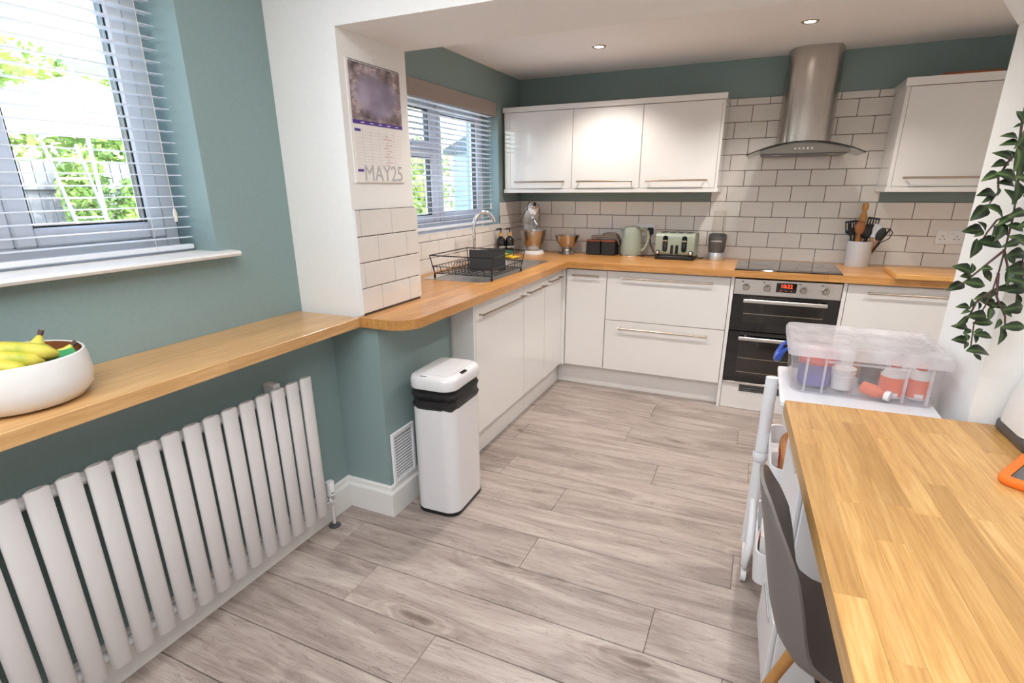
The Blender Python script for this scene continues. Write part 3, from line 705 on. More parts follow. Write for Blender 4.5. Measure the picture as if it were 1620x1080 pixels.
me = MB().box(-.107, .107, -.007, .008, .114, .124, bev=.003).mesh('rim'); me.transform(M); put('rim', me, 'black_plastic', o)

# ------------------------------------------------------------------ things on the back worktop
# stand mixer with raised head
t = thing('stand_mixer', 'white stand mixer with raised head and steel bowl in the worktop corner', 'stand mixer', (.195, -.21, W), R(-56))
mb = MB(); loft(mb, [[(p[0]*k+.035*0, p[1]*k, z) for p in rrect(-.13, .15, -.085, .085, .084, 8)] for k, z in ((1, 0), (1, .012), (.96, .02), (.9, .026))]); mb.build('base', 'ceramic_white', t, smooth=True)
mb = MB(); loft(mb, [[(cx+p[0]*k, p[1]*k, z) for p in rrect(-.05, .05, -.05, .05, .045, 6)] for cx, k, z in ((-.075, 1.05, .02), (-.085, .85, .08), (-.095, .8, .15), (-.09, .95, .2), (-.085, .9, .225))]); mb.build('column', 'ceramic_white', t, smooth=True)
# head: a rounded body lofted along its tilted axis
M = Matrix.Translation((-.09, 0, .21)) @ Matrix.Rotation(R(-30), 4, 'Y')
mb = MB(); loft(mb, [[(xx, math.cos(2*PI*i/20)*r*.88, .045+math.sin(2*PI*i/20)*r) for i in range(20)] for xx, r in ((-.075, .012), (-.07, .035), (-.05, .055), (0, .066), (.08, .068), (.15, .062), (.19, .052), (.208, .042), (.213, .01))])
me = mb.mesh('head'); me.transform(M); me.shade_smooth(); hd = put('head', me, 'ceramic_white', t)
mb = MB(); mb.tube([(xx, 0.0, 0) for xx in (.19, .222)], .027, 20); mb.tube([(xx, 0, 0) for xx in (.222, .235)], [.02, .012], 16); me = mb.mesh('hub'); me.transform(M @ Matrix.Translation((0, 0, .05))); put('attachment_hub', me, 'chrome', hd)
me = MB().tube([(.232, 0, 0), (.25, 0, 0)], [.012, .011], 14).mesh('hub_knob'); me.transform(M @ Matrix.Translation((0, 0, .05))); put('hub_knob', me, 'black_plastic', hd)
mb = MB(); mb.tube([(.19, math.cos(2*PI*i/28)*.0465, .045+math.sin(2*PI*i/28)*.0528) for i in range(28)], .0035, 6, closed=True)
for s_ in (-1, 1): mb.tube([(xx, s_*(.0595 if abs(xx-.06) < .1 else .051), .045) for xx in (-.05, 0, .06, .13, .18)], .0035, 6)
me = mb.mesh('trim_band'); me.transform(M); put('trim_band', me, 'grey_metal', hd)
me = MB().tube([(.15, 0, -.005), (.15, 0, -.03)], [.022, .016], 16).mesh('beater_shaft'); me.transform(M); put('beater_shaft', me, 'chrome', hd)
mb = MB()
for i in range(5):
    a = PI*i/5; mb.tube([(.15+math.cos(a)*r*s_, math.sin(a)*r*s_, z) for s_, r, z in ((1, .008, -.03), (1, .032, -.07), (1, .036, -.095), (1, .02, -.125), (1, 0, -.132), (-1, .02, -.125), (-1, .036, -.095), (-1, .032, -.07), (-1, .008, -.03))], .0013, 5)
me = mb.mesh('whisk'); me.transform(M); put('whisk', me, 'chrome', hd)
for xx in (-.03, .005): MB().sphere((-.06+xx, -.045, .13), .007, 10, 6).build('lock_lever', 'black_plastic', t, smooth=True)
bw = MB().lathe([(0, .028), (.042, .028), (.05, .03), (.05, .036), (.06, .055), (.088, .105), (.1, .15), (.104, .178), (.107, .18), (.1015, .178), (.097, .15), (.085, .107), (.057, .058), (0, .042)], (.055, 0, 0), 40).build('mixing_bowl', 'steel', t, smooth=True)
# footed steel bowl
o = MB().lathe([(0, .0), (.062, .0), (.064, .004), (.055, .012), (.036, .028), (.034, .04), (.05, .058), (.075, .09), (.094, .135), (.099, .143), (.095, .142), (.073, .094), (.045, .062), (0, .055)], (0, 0, 0), 44).build('footed_bowl', 'steel', None, smooth=True, loc=(.485, -.185, W))
tag(o, 'footed stainless steel bowl between the stand mixer and black tins', 'bowl')
# tins and tea towel
for i, xx in enumerate((.695, .812)):
    t = thing('storage_tin', ('square black tin with copper lid beside the steel bowl', 'square black tin with copper lid beside the kettle')[i], 'tin', (xx, -.125, W), R(-4), 'pair of black tins')
    B('body', 'black_matt', t, -.054, .054, -.05, .05, 0, .098, bev=.004); B('lid', 'copper', t, -.055, .055, -.051, .051, .099, .112, bev=.003)
def cl(u, v):
    xx = -.105+.22*u; yy = -.05+.1*v; z = .010+.026*(math.sin(u*2.2)**2)+.006*math.sin(9*u+5*v)+.005*math.sin(11*v)
    if u > .86: z -= (u-.86)*.45
    if v < .12: z -= (.12-v)*.12
    return (xx, yy, z+.004)
me = MB().grid(cl, 30, 16).mesh('tea_towel'); bm = bmesh.new(); bm.from_mesh(me); bmesh.ops.solidify(bm, geom=bm.faces[:], thickness=.009); bm.to_mesh(me); bm.free(); me.shade_smooth()
tag(put('tea_towel', me, 'check_cloth', None, (.775, -.115, W+.121), (0, 0, R(3))), 'folded grey checked tea towel lying on the two black tins', 'towel')
# sockets
def socket(x, z, label, sw=True):
    t = thing('power_socket', label, 'socket', (x, -.0095, z))
    B('plate', 'plastic_white', t, -.073, .073, -.008, 0, -.043, .043, bev=.003, seg=2)
    for cx in (-.036, .036):
        for dx, dz, w_, h_ in ((0, .006, .004, .009), (-.011, -.012, .008, .004), (.011, -.012, .008, .004)):
            B('pin_hole', 'black_plastic', t, cx+dx-w_/2, cx+dx+w_/2, -.0086, -.0079, dz-h_/2, dz+h_/2)
        B('switch', 'plastic_white', t, cx*.35-.006, cx*.35+.006, -.011, -.008, .016, .032, bev=.001)
    return t
socket(2.935, 1.115, 'white double power socket on the tiles right of the utensil pot')
socket(1.055, 1.115, 'white double power socket behind the kettle with a plug in it')
t = thing('power_plug', 'black three-pin plug in the socket behind the kettle', 'plug', (1.091, -.0182, 1.108))
mb = MB(); loft(mb, [[(p[0]*k, yy, p[1]*k) for p in rrect(-.024, .024, -.026, .026, .012, 4)] for k, yy in ((1, 0), (1, -.018), (.85, -.026))]); mb.build('body', 'black_plastic', t, smooth=True)
MB().tube([(0, -.014, -.026), (0, -.02, -.05), (.01, -.01, -.10), (.035, -.004, -.155), (.07, -.03, -.172)], .0032, 6).build('cable', 'black_plastic', t, smooth=True)
# kettle
t = thing('kettle', 'sage green jug kettle with chrome base in front of the socket', 'kettle', (.985, -.17, W), R(-6))
MB().lathe([(0, 0), (.077, 0), (.079, .004), (.078, .014), (.074, .016)], n=36).build('chrome_base', 'chrome', t, smooth=True)
MB().lathe([(.076, .017), (.078, .03), (.0745, .1), (.068, .17), (.0655, .195), (.061, .207), (0, .207)], n=40).build('body', 'sage', t, smooth=True)
MB().lathe([(.06, .2075), (.056, .216), (.03, .221), (0, .222)], n=32).build('lid', 'sage', t, smooth=True)
mb = MB(); loft(mb, [[(-.064, -.02, .165), (-.064, .02, .165), (-.06, .02, .2), (-.06, -.02, .2)], [(-.092, -.006, .195), (-.092, .006, .195), (-.092, .006, .205), (-.092, -.006, .205)]]); mb.build('spout', 'sage', t)
MB().tube([(.058, 0, .197), (.09, 0, .204), (.118, 0, .185), (.126, 0, .14), (.117, 0, .09), (.098, 0, .058), (.074, 0, .045)], [.009, .012, .011, .010, .010, .010, .009], 10).build('handle', 'sage', t, smooth=True)
MB().tube([(.07, 0, .186), (.093, 0, .19), (.108, 0, .176), (.114, 0, .138), (.106, 0, .092), (.09, 0, .066), (.074, 0, .058)], .0045, 6).build('handle_grip', 'satin_nickel', t, smooth=True)
MB().tube([(.06, .03, .006), (.11, .06, .006), (.17, .09, .012), (.20, .11, .03)], .0032, 6).build('power_cord', 'black_plastic', t, smooth=True)
# toaster
t = thing('toaster', 'sage green four-slice toaster with black levers and dials', 'toaster', (1.315, -.185, W), R(-3)); h = .135
B('plinth', 'black_plastic', t, -h, h, -.085, .09, 0, .028, bev=.006)
mb = MB(); prof = rrect(-.083, .088, .029, .185, .03, 5)
loft(mb, [[(-h*.985, p[0]*.97, .107+(p[1]-.107)*.97) for p in prof], [(-h, p[0], p[1]) for p in prof], [(h, p[0], p[1]) for p in prof], [(h*.985, p[0]*.97, .107+(p[1]-.107)*.97) for p in prof]]); mb.build('body', 'sage', t, smooth=True)
for xx in (-.085, -.03, .03, .085): B('slot', 'black_plastic', t, xx-.016, xx+.016, -.055, .06, .1845, .1862); B('slot_guard', 'satin_nickel', t, xx-.017, xx-.0155, -.055, .06, .1845, .1885)
for sx in (-1, 1):
    c = sx*.066
    pl = MB().prism(rrect(c-.018, c+.018, .055, .168, .0178, 6), -.0855, -.0831, axis=1).build('lever_plate', 'black_gloss', t)
    mb = MB().box(c-.017, c+.017, -.1, -.0856, .128, .139, bev=.003); mb.build('lever', 'chrome', pl)
    B('lever_slit', 'grey_metal', pl, c-.0025, c+.0025, -.0862, -.0856, .085, .122)
    MB().prism(rrect(sx*.017-.0105, sx*.017+.0105, .04, .105, .0103, 5), -.0853, -.0831, axis=1).build('button_column', 'black_gloss', t)
    k = MB().lathe([(0, .016), (.010, .016), (.0115, .013), (.0115, .002), (.0165, .0015), (.0165, 0)], n=20).mesh('dial'); k.transform(Matrix.Rotation(R(90), 4, 'X')); put('dial_ring', k, 'black_plastic', t, (sx*.115, -.0832, .052))
    k = MB().lathe([(0, .0185), (.0105, .0165)], n=20).mesh('dial_cap'); k.transform(Matrix.Rotation(R(90), 4, 'X')); put('dial_cap', k, 'chrome', t, (sx*.115, -.0832, .052))
MB().tube([(h, .05, .01), (h+.03, .03, .006), (h+.04, .05, .006), (h+.045, .09, .006)], .003, 6).build('power_cord', 'black_plastic', t, smooth=True)
# blender
t = thing('bullet_blender', 'grey bullet blender with clear cup left of the hob', 'blender', (1.585, -.165, W))
MB().lathe([(0, 0), (.056, 0), (.058, .006), (.056, .03), (.054, .05), (.052, .058)], n=36).build('skirt', 'aluminium', t, smooth=True)
MB().lathe([(.0515, .03), (.053, .06), (.058, .10), (.061, .15), (.0605, .166), (.057, .168), (0, .168)], n=36).build('motor_base', 'dark_grey', t, smooth=True)
MB().lathe([(.057, .169), (.058, .172), (.057, .18), (.05, .182)], n=36).build('collar', 'grey_metal', t, smooth=True)
MB().lathe([(.043, .183), (.045, .2), (.0425, .27), (.040, .325), (.036, .334), (0, .336)], n=32).build('cup', 'jar_glass', t, smooth=True)
text('lettering', 'nutribullet', .0165, 'white_label', t, Matrix.Translation((-.0, -.0618, .137)) @ Matrix.Rotation(R(90), 4, 'X'))
# utensil pot with its utensils
pot = (2.445, -.155, W)
o = MB().lathe([(0, 0), (.066, 0), (.069, .004), (.073, .158), (.0735, .16), (.070, .16), (.066, .01), (0, .008)], n=36).build('utensil_pot', 'crock_white', None, smooth=True, loc=pot)
tag(o, 'white round utensil pot on the worktop right of the hob', 'pot')
def utensil(name, label, cat, dx, dy, lean, rz, L, parts):
    t = thing(name, label, cat, (pot[0]+dx, pot[1]+dy, W+.012), 0, 'utensils in the white pot')
    Mx = Matrix.Rotation(R(rz), 4, 'Z') @ Matrix.Rotation(R(lean), 4, 'Y')
    for pn, mb_, mt in parts: me = mb_.mesh(pn); me.transform(Mx); me.shade_smooth(); me.set_sharp_from_angle(angle=R(40)); put(pn, me, mt, t)
def spatula_head(z, w_, h_, slots=4):
    mb = MB(); k = .004
    mb.box(-w_/2, w_/2, -k/2, k/2, z, z+.018); mb.box(-w_/2, w_/2, -k/2, k/2, z+h_-.012, z+h_)
    n_ = slots+1; bw_ = w_/(n_*2-1)
    for i in range(n_): mb.box(-w_/2+i*2*bw_, -w_/2+i*2*bw_+bw_, -k/2, k/2, z+.017, z+h_-.011)
    mb.prism([(-.008, z-.02), (.008, z-.02), (w_/2, z+.002), (-w_/2, z+.002)], -k/2, k/2, axis=1); return mb
stick = lambda L, r=.006: MB().tube([(0, 0, 0), (0, 0, L)], [r*.8, r], 10)
utensil('slotted_turner', 'black slotted turner at the left of the utensil pot', 'utensil', -.03, .01, -9, 0, .2, [('handle', stick(.20), 'black_plastic'), ('blade', spatula_head(.20, .062, .075), 'black_matt')])
utensil('slotted_turner', 'black slotted turner leaning right in the utensil pot, highest blade', 'utensil', .012, .02, 8, 0, .23, [('handle', stick(.235), 'black_plastic'), ('blade', spatula_head(.235, .066, .06), 'black_matt')])
utensil('wooden_spoon', 'dark wooden spoon at the front of the utensil pot', 'utensil', -.01, -.035, -3, 0, .2, [('handle', stick(.19, .0075), 'wood_spoon'), ('bowl', MB().sphere((0, 0, .232), .034, 16, 10, (.85, .3, 1.3)), 'wood_spoon')])
utensil('rolling_pin', 'pale wooden rolling pin standing upright in the utensil pot', 'utensil', -.012, .03, 1, 0, .3, [('roller', MB().lathe([(0, 0), (.019, .002), (.02, .3), (.014, .318), (.012, .33)], n=20), 'wood_pale'), ('grip', MB().lathe([(.012, .331), (.018, .345), (.019, .365), (.015, .378), (0, .381)], n=20), 'wood_pale')])
utensil('ladle', 'black ladle in the middle of the utensil pot', 'utensil', .012, -.012, 2, 0, .2, [('handle', stick(.17), 'black_plastic'), ('bowl', MB().sphere((0, 0, .205), .04, 16, 10, (1, .5, 1.05)), 'black_matt')])
utensil('masher', 'black potato masher at the back left of the utensil pot', 'utensil', -.025, .025, -4, 0, .25, [('handle', stick(.22), 'black_plastic'), ('head', MB().tube([(-.03, 0, .222), (-.032, 0, .25), (-.02, 0, .268), (.02, 0, .268), (.032, 0, .25), (.03, 0, .222)], .006, 8, closed=True), 'black_matt')])
utensil('silicone_spatula', 'pale silicone spatula leaning right in the utensil pot', 'utensil', .02, -.01, 13, -20, .2, [('handle', stick(.18), 'wood_pale'), ('blade', MB().box(-.022, .022, -.004, .004, .175, .26, bev=.003), 'crock_white')])
utensil('serving_spoon', 'wooden server with a dark tip leaning right in the utensil pot', 'utensil', .028, -.028, 19, -12, .2, [('handle', stick(.17), 'wood_spoon'), ('blade', MB().sphere((0, 0, .205), .028, 14, 9, (.9, .35, 1.5)), 'black_matt')])
utensil('whisk', 'black looped whisk leaning furthest right in the utensil pot', 'utensil', .032, .0, 26, -6, .2, [('handle', stick(.16, .008), 'black_plastic'), ('loops', MB().tube([(-.006, 0, .16), (-.03, 0, .2), (-.026, 0, .24), (0, 0, .252), (.026, 0, .24), (.03, 0, .2), (.006, 0, .16)], .003, 6).tube([(0, -.006, .16), (0, -.03, .2), (0, -.026, .24), (0, 0, .252), (0, .026, .24), (0, .03, .2), (0, .006, .16)], .003, 6), 'black_matt')])
# chopping board
o = B('chopping_board', 'oak_board', None, -.24, .24, -.175, .175, 0, .028, bev=.004, seg=2, loc=(2.81, -.50, W)); tag(o, 'thick oak chopping board on the worktop over the right cabinet', 'chopping board')
# soap bottles and sponge by the sink
for i, (bx, by, tx) in enumerate(((.062, -.505, 'DISH'), (.112, -.455, 'HAND'))):
    t = thing('soap_bottle', ('black pump bottle with wooden collar, left of the pair by the sink', 'black pump bottle with wooden collar, right of the pair by the sink')[i], 'bottle', (bx, by, W), R(40), 'pump bottles by the sink')
    MB().lathe([(0, 0), (.031, 0), (.034, .004), (.034, .115), (.029, .132), (.016, .142), (.014, .15), (0, .15)], n=28).build('bottle', 'black_gloss', t, smooth=True)
    MB().lathe([(0, .15), (.0175, .15), (.0175, .174), (0, .174)], n=22).build('collar', 'bamboo', t, smooth=True)
    mb = MB().tube([(0, 0, .174), (0, 0, .198)], .0045, 10); mb.tube([(.008, 0, .2), (-.01, 0, .203), (-.04, 0, .199)], [.008, .008, .004], 10); mb.build('pump', 'black_plastic', t, smooth=True)
    text('lettering', tx, .022, 'white_label', t, Matrix.Translation((-.0, -.0345, .07)) @ Matrix.Rotation(R(90), 4, 'X'))
t = thing('sponge', 'yellow and green scouring sponge on the sink edge by the soap bottles', 'sponge', (.17, -.62, W+.004), R(20))
M = Matrix.Rotation(R(16), 4, 'Y')
for nm, mt, z0, z1 in (('foam', 'sponge_yellow', .012, .04), ('scourer', 'sponge_green', .0405, .052)):
    me = MB().box(-.03, .03, -.05, .05, z0, z1, bev=.004).mesh(nm); me.transform(M); put(nm, me, mt, t)
t = thing('dish_cloth', 'yellow dish cloth hanging under the sponge at the sink edge', 'cloth', (.20, -.60, W+.004), R(10))
def dc(u, v): return (-.045+.09*u, -.05+.1*v, .006+.006*math.sin(7*u)*math.sin(6*v+1))
me = MB().grid(dc, 12, 12).mesh('cloth'); bm = bmesh.new(); bm.from_mesh(me); bmesh.ops.solidify(bm, geom=bm.faces[:], thickness=.003); bm.to_mesh(me); bm.free(); put('cloth', me, 'sponge_yellow', t)
# things on top of the right wall cabinet
o = B('recipe_folder', 'copper', None, -.13, .13, -.10, .10, 0, .014, bev=.003, loc=(2.78, -.22, 1.991)); tag(o, 'flat brown folder lying on the right wall cabinet', 'folder')
o = MB().lathe([(0, 0), (.06, 0), (.066, .01), (.066, .13), (.05, .15), (.05, .16), (0, .16)], n=28).build('storage_jar', 'dark_grey', None, smooth=True, loc=(3.01, -.26, 1.991)); tag(o, 'dark grey storage jar on the right wall cabinet next to the pier', 'jar')

# ------------------------------------------------------------------ recessed downlights
for i, (lx, ly) in enumerate(((.844, -.762), (1.95, -.79), (.844, -1.62), (1.95, -1.62), (3.05, -1.62))):  # last three are out of view, added to even out the kitchen light
    lab = ('recessed chrome downlight in the ceiling over the drawer unit', 'recessed chrome downlight in the ceiling by the hood', 'added unseen downlight near the beam over the window run', 'added unseen downlight near the middle of the beam', 'added unseen downlight near the beam at the right')[i]
    t = thing('downlight', lab, 'downlight', (lx, ly, ZC-.0005), 0, 'kitchen downlights')
    MB().lathe([(.026, -.002), (.03, -.006), (.038, -.006), (.042, -.001), (.042, 0)], n=32).build('bezel', 'satin_nickel', t, smooth=True)
    MB().lathe([(0, -.003), (.026, -.003)], n=28).build('lens', 'lamp_lens', t)
    lamp('downlight_bulb', 'SPOT', (0, 0, -.012), (0, 0, 0), 35, (1, .93, .86), t, spot_size=R(125), spot_blend=.6, shadow_soft_size=.03)

# ------------------------------------------------------------------ radiator
t = thing('radiator', 'white flat-panel column radiator on the teal wall under the breakfast bar', 'radiator', (XLOW, -3.30, .1)); yr = .498
ellip = lambda hw, d_, n: [(d_*math.cos(2*PI*i/n), hw*math.sin(2*PI*i/n)) for i in range(n)]
pm = MB(); sec = ellip(.0285, .0125, 20)
loft(pm, [[(p[0]*k, p[1]*k, z) for p in sec] for k, z in ((.8, 0), (1, .004), (1, .616), (.8, .62))]); me = pm.mesh('panel'); me.shade_smooth(); me.set_sharp_from_angle(angle=R(50))
for i in range(24): put('panel', me, 'radiator_white', t, (.088, yr-.0285-.0683*i, .015))
for z in (.05, .60): MB().tube([(.062, yr-.003, z), (.062, yr-.0683*23.8, z)], .017, 14).build('header_pipe', 'radiator_white', t, smooth=True)
B('back_plate', 'radiator_white', t, .018, .02, -1.05, yr-.03, .03, .62) if False else None
for yy in (.36, -.9): B('bracket', 'radiator_white', t, .001, .06, yy-.015, yy+.015, .56, .64, bev=.003)
v = thing('radiator_valve', 'white thermostatic valve on a floor pipe at the end of the radiator', 'valve', (.285, -2.742, 0))
MB().lathe([(0, 0), (.026, 0), (.027, .004), (.012, .012), (.0085, .014)], n=24).build('floor_collar', 'grey_metal', v, smooth=True)
MB().tube([(0, 0, .01), (0, 0, .115)], .0075, 12).build('pipe', 'radiator_white', v, smooth=True)
MB().lathe([(.009, .112), (.013, .114), (.013, .13), (.01, .134), (.014, .138), (.016, .152), (.011, .156)], n=20).tube([(0, 0, .128), (0, -.045, .128)], .009, 12).build('valve_body', 'chrome', v, smooth=True)
MB().lathe([(.011, .157), (.018, .158), (.0185, .165), (.0195, .215), (.018, .222), (0, .224)], n=24).build('thermostat_head', 'plastic_white', v, smooth=True)
B('indicator', 'black_plastic', v, .012, .0192, -.012, .0, .172, .175)

# ------------------------------------------------------------------ sensor bin
t = thing('sensor_bin', 'tall white sensor bin with black liner showing, beside the base cabinets', 'bin', (.648, -2.335, 0), R(2))
def rr(hw, hd, r, z): return [(p[0], p[1], z) for p in rrect(-hw, hw, -hd, hd, r, 7)]
mb = MB(); loft(mb, [rr(.106, .148, .055, 0), rr(.109, .151, .058, .004), rr(.109, .151, .058, .018)]); mb.build('foot', 'black_plastic', t, smooth=True)
mb = MB(); loft(mb, [rr(.107, .149, .057, .0185), rr(.107, .149, .057, .53)]); mb.build('body', 'bin_white', t, smooth=True)
mb = MB(); import itertools
rings = []
for i in range(9):
    z = .52+.1*i/8; k = .004*math.sin(i*1.7)+.003*math.sin(i*3.1); rings.append([(p[0]*(1+k/.1+.012*math.sin(9*j+i)), p[1]*(1+k/.1+.008*math.sin(7*j+2*i)), p[2]+.004*math.sin(j*1.3)) for j, p in enumerate(rr(.107, .149, .057, z))])
loft(mb, rings); mb.build('liner', 'bin_bag', t, smooth=True)
mb = MB(); loft(mb, [rr(.112, .154, .06, .612), rr(.114, .156, .062, .618), rr(.113, .155, .062, .65), rr(.109, .151, .06, .661), rr(.10, .142, .055, .667), rr(.07, .11, .04, .671)]); ld = mb.build('lid', 'bin_white', t, smooth=True, ang=60)
mb = MB(); loft(mb, [rr(.084, .118, .03, .6685), rr(.083, .117, .03, .674), rr(.06, .09, .03, .677)]); mb.build('flap', 'bin_white', ld, smooth=True, ang=60)
me = MB().box(-.008, .008, -.024, .024, 0, .003, bev=.001).mesh('sensor'); put('sensor', me, 'black_gloss', ld, (.1, -.02, .6665), (0, R(8), 0))
B('status_light', 'black_gloss', ld, -.045, -.015, -.141, -.137, .6655, .669)

# ------------------------------------------------------------------ fruit bowl
bc = (.235, -3.655, W)
o = MB().lathe([(0, 0), (.10, 0), (.128, .008), (.146, .03), (.152, .06), (.149, .10), (.145, .118), (.142, .12), (.139, .118), (.142, .09), (.138, .05), (.12, .022), (0, .016)], n=56).build('fruit_bowl', 'ceramic_white', None, smooth=True, loc=bc)
tag(o, 'round white fruit bowl with wooden inside on the breakfast bar', 'bowl')
ins = MB().lathe([(.1375, .1175), (.1395, .09), (.1352, .0515), (.1175, .0245), (0, .0185)], n=48).build('lining', 'wood_spoon', o, smooth=True, fix=False)
def banana(label, pts, r=.018):
    P = [Vector(p) for p in pts]; n = len(P); mb = MB(); rad = [r*min(1, .35+1.6*math.sin(PI*(i+.35)/(n-.1))) for i in range(n)]; rad[0] = .006; rad[1] = max(rad[1]*.55, .007); rad[-1] = .008
    t = thing('banana', label, 'banana', (bc[0]+P[0].x, bc[1]+P[0].y, bc[2]+P[0].z), 0, 'bananas in the fruit bowl')
    mb.tube([p-P[0] for p in P], rad, 6); mb.build('skin', 'banana_skin', t, smooth=True, ang=70)
    d_ = (P[0]-P[1]).normalized(); MB().tube([(0, 0, 0), d_*.014], [.006, .0065], 6).build('stalk', 'stem', t)
def arc(a, b, sag, n=9):
    a, b = Vector(a), Vector(b); return [a.lerp(b, i/(n-1))+Vector((0, 0, -sag*4*(i/(n-1))*(1-i/(n-1)))) for i in range(n)]
banana('yellow banana at the front of the fruit bowl, upper of the bunch', arc((.03, -.12, .155), (.095, .055, .118), -.012), .021)
banana('yellow banana at the front of the fruit bowl, lower of the bunch', arc((.045, -.125, .14), (.10, .02, .108), -.010), .021)
banana('greener banana lowest against the rim of the fruit bowl', arc((.07, -.11, .128), (.112, -.02, .098), -.006), .020)
banana('banana pointing up at the back of the fruit bowl', arc((-.012, .075, .15), (.0, .02, .045), -.004), .022)
banana('banana tip showing at the right inside of the fruit bowl', arc((.035, .115, .118), (.02, .02, .05), .0), .017)
o = MB().lathe([(0, .012), (.012, .004), (.025, .002), (.036, .016), (.04, .034), (.035, .056), (.02, .068), (.006, .066), (0, .06)], n=28).build('apple', 'apple', None, smooth=True, loc=(bc[0]-.06, bc[1]-.075, W+.09)); tag(o, 'red apple at the back left of the fruit bowl', 'apple')
def pk(u, v): a = u*2*PI; r = .05*(1-.25*v); return (math.cos(a)*r*(1.4+.1*math.sin(5*a)), math.sin(a)*r*(1+.1*math.sin(7*a)), .055*v+.008*math.sin(3*a))
mb = MB().grid(pk, 24, 5); mb.sphere((0, 0, .05), .04, 14, 8, (1.35, .95, .5)); tag(mb.build('fruit_packet', 'film', None, smooth=True, loc=(bc[0]-.02, bc[1]-.015, W+.075)), 'clear film fruit packet inside the fruit bowl', 'packet')
o = B('seed_packet', 'green_card', None, -.04, .04, -.045, .045, 0, .004, bev=.001, loc=(bc[0]+.06, bc[1]+.06, W+.106)); o.rotation_euler = (R(3), R(4), R(-20)); tag(o, 'green card packet tucked among the bananas in the fruit bowl', 'packet')
B('white_flap', 'white_label', o, -.04, .04, -.0455, -.02, .0045, .006)

# ------------------------------------------------------------------ wall calendar on the pier
t = thing('wall_calendar', 'spiral bound wall calendar for May hanging on the white pier', 'calendar', (PX+.0005, -2.365, 1.449)); a, b, H = -.155, .16, .43
B('backing_page', 'paper', t, .0, .004, a-.012, b-.004, 0, H, bev=.0008)
B('grid_page', 'paper', t, .0045, .0055, a, b, .003, .215); ph = B('photo_page', 'calendar_photo', t, .0045, .0062, a, b, .228, H-.006)
st = B('purple_band', 'purple_print', t, .0045, .0066, a, b, .214, .2275)
for i in range(5): B('weekday_mark', 'white_label', st, .0067, .0069, a+.045+.055*i, a+.065+.055*i, .219, .222)
for i in range(13):
    B('ruled_line', 'grey_print', t, .0056, .0058, a+.012, b-.012, .055+.011*i, .0556+.011*i)
for i in range(5): B('column_rule', 'grey_print', t, .0056, .0058, a+.05+.05*i, a+.0506+.05*i, .05, .2)
for i in range(11): B('note_mark', 'pink_print', t, .0058, .006, a+.18+.012*(i % 3), a+.215+.02*(i % 2), .068+.011*i, .0705+.011*i)
for yy, z in ((a+.005, .188), (a+.005, .042)): B('date_flag', 'purple_print', t, .0058, .0062, yy, yy+.035, z, z+.009)
text('month_lettering', 'MAY25', .085, 'grey_print', t, Matrix.Translation((.0062, .015, .034)) @ Matrix.Rotation(R(90), 4, 'Z') @ Matrix.Rotation(R(90), 4, 'X'))
mb = MB()
for i in range(38):
    yy = a+.004+i*.0083; mb.tube([(.003+.006*math.cos(R(q)), yy, H-.004+.006*math.sin(R(q))) for q in range(0, 360, 60)], .0009, 4, closed=True)
mb.build('spiral_wire', 'black_plastic', t)
MB().tube([(.004, .0, H-.004), (.008, .002, H+.012), (.004, .0, H+.02), (.0, .0, H+.02)], .002, 6).build('hook', 'plastic_white', t)

# ------------------------------------------------------------------ table of oak staves with drawer unit below
ZTB = .82
tb = thing('dining_table', 'solid oak block table against the right pier', 'table', (1.986, -2.587, 0), R(3.0)); LY, LX = 2.0, .76
top = B('tabletop', 'oak_y', tb, .001, LX-.001, -LY+.001, -.001, ZTB-.040, ZTB-.0035)
sw = .046; cache = {}
rows_ = int(LX/sw)+1
for r_ in range(rows_):
    xa = r_*sw; xb = min(xa+sw, LX)
    if xb-xa < .01: continue
    yy = 0.0; k = 0; first = random.choice((.12, .2, .3, .42, .5))
    while yy > -LY+.01:
        L = first if k == 0 else random.choice((.36, .42, .5, .56)); ye = max(yy-L, -LY)
        key = (round(xb-xa, 3), round(yy-ye, 3))
        if key not in cache: cache[key] = MB().box(-(xb-xa)/2+.0001, (xb-xa)/2-.0001, -(yy-ye)/2+.0001, (yy-ye)/2-.0001, -.0035, 0, bev=.0003).mesh('stave')
        put('stave', cache[key], 'oak_stave', top, ((xa+xb)/2, (yy+ye)/2, ZTB)); yy = ye; k += 1
B('edge_strip', 'oak_stave', top, -.0015, .0005, -LY, 0, ZTB-.04, ZTB-.0005)
for lx, ly in ((.70, -.06), (.70, -LY+.06), (.14, -LY+.06)): B('leg', 'oak_stave', tb, lx-.03, lx+.03, ly-.03, ly+.03, 0, ZTB-.041, bev=.004)
t = thing('drawer_tower', 'white plastic drawer unit under the left edge of the oak table', 'drawers', (2.008, -2.59, 0), R(3.0))
B('carcass', 'plastic_white', t, .015, .40, -.31, -.002, .02, ZTB-.048, bev=.004)
for i, (z0, z1) in enumerate(((.025, .27), (.275, .52), (.525, .765))):
    d_ = B('drawer', 'plastic_white', t, 0, .0145, -.308, -.004, z0, z1, bev=.004); B('handle_recess', 'dark_grey' if False else 'crock_white', d_, -.004, -.0005, -.24, -.07, z1-.06, z1-.04, bev=.0015)
for sy in (-.29, -.03):
    for sx in (.04, .37): B('foot', 'plastic_white', t, sx-.015, sx+.015, sy-.015, sy+.015, 0, .02)
B('side_ledge', 'plastic_white', t, .02, .39, -.322, -.311, .69, .702, bev=.003)

